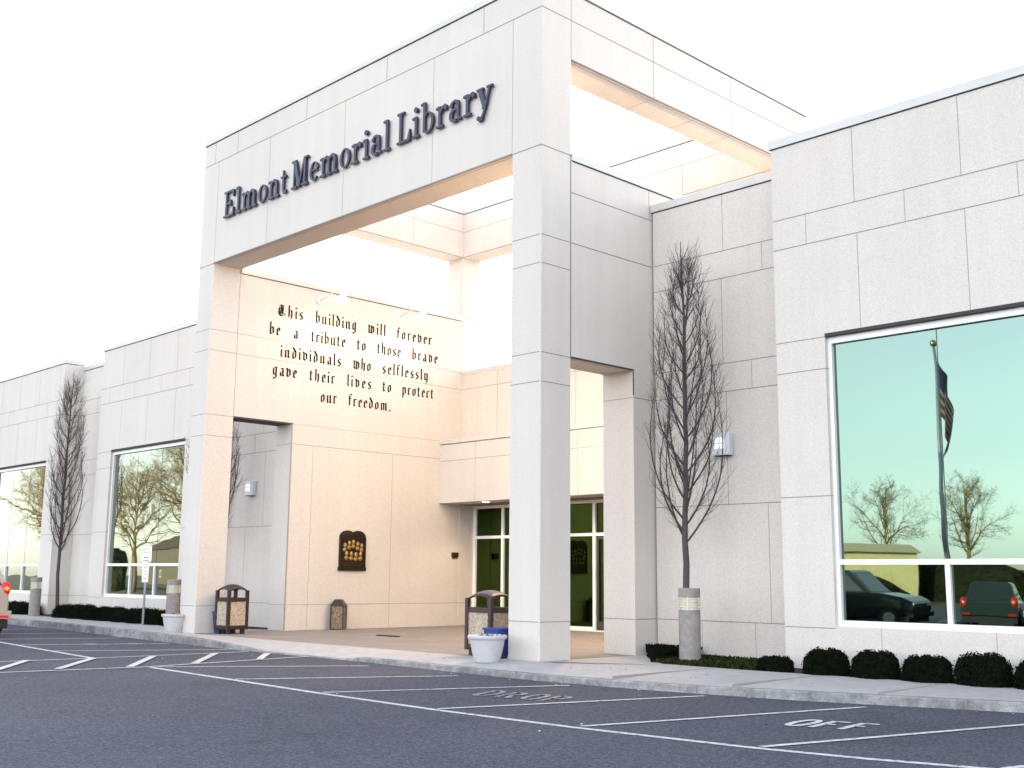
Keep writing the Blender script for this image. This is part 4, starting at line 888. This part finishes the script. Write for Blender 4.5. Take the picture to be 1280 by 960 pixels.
# ------------------------------------------------------------------ flagpole and flag across the lot
fp = empty('flagpole', (-4.55, -20.0, A), 'tall metal flagpole with ball finial mirrored in the large window of the nearer bay', 'flagpole')
m = MB(); m.tube([(0, 0, 0), (0, 0, 4), (0, 0, 9.75)], [.10, .085, .05], 16); m.build('pole', STEEL, fp, world=False, smooth=True)
m = MB(); m.ell((0, 0, 9.87), (.11, .11, .11), 14, 9); m.build('finial', plain('gilt_ball', (.3, .28, .2), .3, .8), fp, world=False, smooth=True)
m = MB(); m.lathe([(.35, 0), (.35, .08), (.14, .16)], 20); m.build('base', SIDEW, fp, world=False)
m = MB(); NU, NV = 26, 26
for i in range(NU + 1):
    for j in range(NV + 1):
        u, v = i / NU, j / NV
        x = .07 + .62 * (1 - math.exp(-2.2 * u)) * (1 - .75 * v * u) ; zz = -2.0 * v * (1 - .1 * u) - 2.3 * u ** 1.25 * (1 - .2 * v)
        yy = .14 * math.sin(u * 13 + v * 1.5) * min(1, u * 3) * (1 - .3 * v)
        m.v.append((x + .05 * math.sin(v * 5 + u * 6) * u, yy, zz))
for i in range(NU):
    for j in range(NV):
        q = i * (NV + 1) + j; m.f.append((q, q + 1, q + NV + 2, q + NV + 1))
        m.m.append(0 if (i < NU * .4 and j < NV * 7 / 13) else (1 if int(j / NV * 13) % 2 == 0 else 2))
fl = m.build('flag', [plain('flag_blue', (.012, .014, .06), .8), plain('flag_red', (.06, .008, .012), .8), plain('flag_white', (.17, .16, .16), .8)])
fl.location = (-4.55, -20.0, A + 9.2); fl.rotation_euler = (0, 0, R(20)); tag(fl, 'limp striped flag with blue corner hanging from the mirrored flagpole', 'flag')

# ------------------------------------------------------------------ houses and trees beyond the lot
def house(loc, w_, d_, h, rh, wallc, roofc, label, win):
    r = empty('house', loc, label, 'house', 'houses beyond the parking lot')
    m = MB(); m.box(-w_ / 2, w_ / 2, -d_ / 2, d_ / 2, 0, h); m.build('wall', plain('house_wall', wallc, .8, var=.1, scale=2), r, world=False)
    m = MB(); a, b_ = w_ / 2 + .3, d_ / 2 + .3
    m.add([(-a, -b_, h), (a, -b_, h), (a, b_, h), (-a, b_, h), (-a, 0, h + rh), (a, 0, h + rh)], [(0, 3, 2, 1), (0, 1, 5, 4), (2, 3, 4, 5), (1, 2, 5), (3, 0, 4)]); m.build('roof', plain('house_roof', roofc, .9), r, world=False)
    for x in win:
        m = MB(); m.box(x - .45, x + .45, d_ / 2 - .02, d_ / 2 + .03, 1.0, 2.2); f_ = m.build('window', SIGNW, r, world=False)
        m = MB(); m.box(x - .38, x + .38, d_ / 2 + .03, d_ / 2 + .04, 1.08, 2.12); m.build('pane', CARGLASS, f_, world=False)
    return r
h1 = house((-29.5, -58, A), 8.0, 8, 3.3, .7, (.66, .54, .26), (.50, .42, .26), 'low yellow house mirrored above the black car in the flag window', (-2.6,))
h1.rotation_euler = (0, 0, R(-35))
house((-13.0, -66, A), 15, 9, 2.4, .9, (.16, .12, .07), (.62, .56, .42), 'long low house with pale roof mirrored behind the flagpole', (-4, 0, 4))
house((-84, -60, A), 12, 9, 3.6, 1.6, (.55, .48, .22), (.10, .08, .06), 'yellow gabled house mirrored in the window behind the parking sign', (-4, -1, 3))
house((-132, -66, A), 26, 10, 5.0, 2.2, (.08, .07, .05), (.05, .04, .03), 'dark long house mirrored in the window beside the parked car', (-8, 0, 8))
def spread_tree(seed, H, wide, loc, label, nl=11):
    r = empty('distant_tree', loc, label, 'tree', 'bare trees beyond the parking lot'); rg = random.Random(seed); T = MB(); B = MB()
    hb = H * .28; T.tube([(0, 0, 0), (.05, .03, hb * .5), (0, 0, hb), (.08, 0, H * .6), (.05, .1, H * .9)], [.24, .19, .16, .08, .02], 8)
    def br(p, d, L, rad, lev):
        rad *= 1.0
        pts = smooth_path(p, d, L, 6, rg, .16, .06); B.tube(pts, [rad * (1 - .8 * i / 6) for i in range(7)], 4 if lev else 5, cap=False)
        if lev >= 3: return
        for i in range(1, 7):
            for _ in range(2 if lev < 2 else 1):
                if rg.random() < .2: continue
                dd = (pts[i] - pts[i - 1]).normalized(); s_ = dd.orthogonal().normalized(); s_.rotate(Matrix.Rotation(rg.uniform(0, 6.28), 3, dd))
                br(pts[i], dd * .7 + s_ * .8, L * rg.uniform(.32, .5), max(.008, rad * (1 - .8 * i / 6) * .55), lev + 1)
    for i in range(nl):
        a = i * 2.4; z = hb + (H * .55) * i / nl; br(Vector((0, 0, z)), Vector((math.cos(a) * wide, math.sin(a) * wide, 1.0)), (H - z) * rg.uniform(.55, .8), .10 * (1 - .5 * i / nl), 0)
    T.build('trunk', GTREE, r, world=False, smooth=True); B.build('crown', GTREE, r, world=False); return r
ta = spread_tree(3, 9.5, .5, (-29.5, -63.5, A), 'bare tree mirrored behind the yellow house in the flag window')
dup(ta, (-26.0, -70, A), 1.0, 'bare tree mirrored between the yellow house and the flagpole', (1.05,) * 3)
dup(ta, (-19.0, -70, A), 2.2, 'bare tree mirrored just past the flagpole above the long low house', (.95,) * 3)
dup(ta, (-10.0, -78, A), 3.1, 'small bare tree mirrored at the photo edge in the flag window', (.8,) * 3)
tb = spread_tree(14, 12.5, 1.0, (-62, -23, A), 'wide bare golden tree mirrored in the window behind the parking sign', 20)
dup(tb, (-68, -27, A), 1.7, 'second golden tree mirrored behind the first in the window behind the parking sign', (1.1,) * 3)
dup(tb, (-75, -25, A), 2.9, 'third golden tree mirrored at the far side of the window behind the parking sign', (.9,) * 3)
dup(tb, (-83, -22, A), .6, 'bare tree mirrored in the window beside the parked car', (1.0,) * 3)
dup(tb, (-96, -27, A), 2.6, 'tallest bare tree mirrored at the edge of the window beside the parked car', (1.15,) * 3)

hd = tag(shrub_mesh(41, 5.5, 1.6, 3.2, 4500, LEAF2).build('hedge', plain('hedge_leaf', (.016, .018, .009), .9, var=.5, scale=3, spec=.05)), 'dark hedge mirrored between the yellow house and the flagpole', 'hedge', 'hedges beyond the parking lot')
hd.location = (-22.0, -60, A)
for (x_, y_, sc3, rz3, lb3) in ((-24.5, -49, (.75, 1, .6), 0, 'low dark hedge mirrored in front of the yellow house'), (-72, -33, (1.7, 1, 1.0), .5, 'dark hedge mirrored low in the window behind the parking sign'), (-96, -33, (1.9, 1, 1.3), .4, 'dark hedge mirrored low in the window beside the parked car'), (-78, -45, (2.2, 1, .8), .3, 'long hedge mirrored behind the golden trees in the window behind the parking sign')):
    c = hd.copy(); col.objects.link(c); c['label'] = lb3; c.location = (x_, y_, A); c.scale = sc3; c.rotation_euler = (0, 0, rz3)
m = MB(); rg = random.Random(21)
for i in range(420):
    x = rg.choice((rg.uniform(-22, 12), rg.uniform(-4, 9))); y = kz(x, 1) - abs(rg.gauss(0, .22)) - .01 if rg.random() < .8 else rg.uniform(-7, -1.5); s_ = rg.uniform(.008, .028); a = rg.uniform(0, 6.28)
    if rg.random() < .2: y = kz(x, 1) + KW + rg.uniform(.05, 1.1); zz = .006
    else: zz = A + .008
    o = len(m.v); m.v += [(x + s_ * math.cos(a + t) * f_, y + s_ * math.sin(a + t) * f_, zz + rg.uniform(0, .01)) for t, f_ in ((0, 1), (1.57, .5), (3.14, 1), (4.71, .5))]; m.f.append((o, o + 1, o + 2, o + 3)); m.m.append(0 if rg.random() < .75 else 1)
gl_ = m.build('leaf_litter', [plain('dead_leaf', (.05, .035, .022), .9), plain('paper_scrap', (.6, .6, .6), .8)]); gl_['kind'] = 'stuff'; gl_['label'] = 'scattered dead leaves and scraps along the kerb gutter'
# small pipe stub on the bay wall
hb_ = empty('wall_spigot', (7.28, 2.23, .42), 'small dark spigot on the wall below the flag window', 'spigot')
m = MB(); m.tube([(0, 0, 0), (0, -.07, 0), (0, -.10, -.03), (0, -.10, -.14)], [.016, .016, .018, .015], 8); m.build('pipe', STEEL, hb_, world=False)
m = MB(); m.lathe([(.03, .0), (.03, .014)], 10, 0, (0, -.085, .03)); m.tube([(0, -.085, 0), (0, -.085, .03)], [.008, .008], 6); m.build('handle', BRONZE, hb_, world=False)
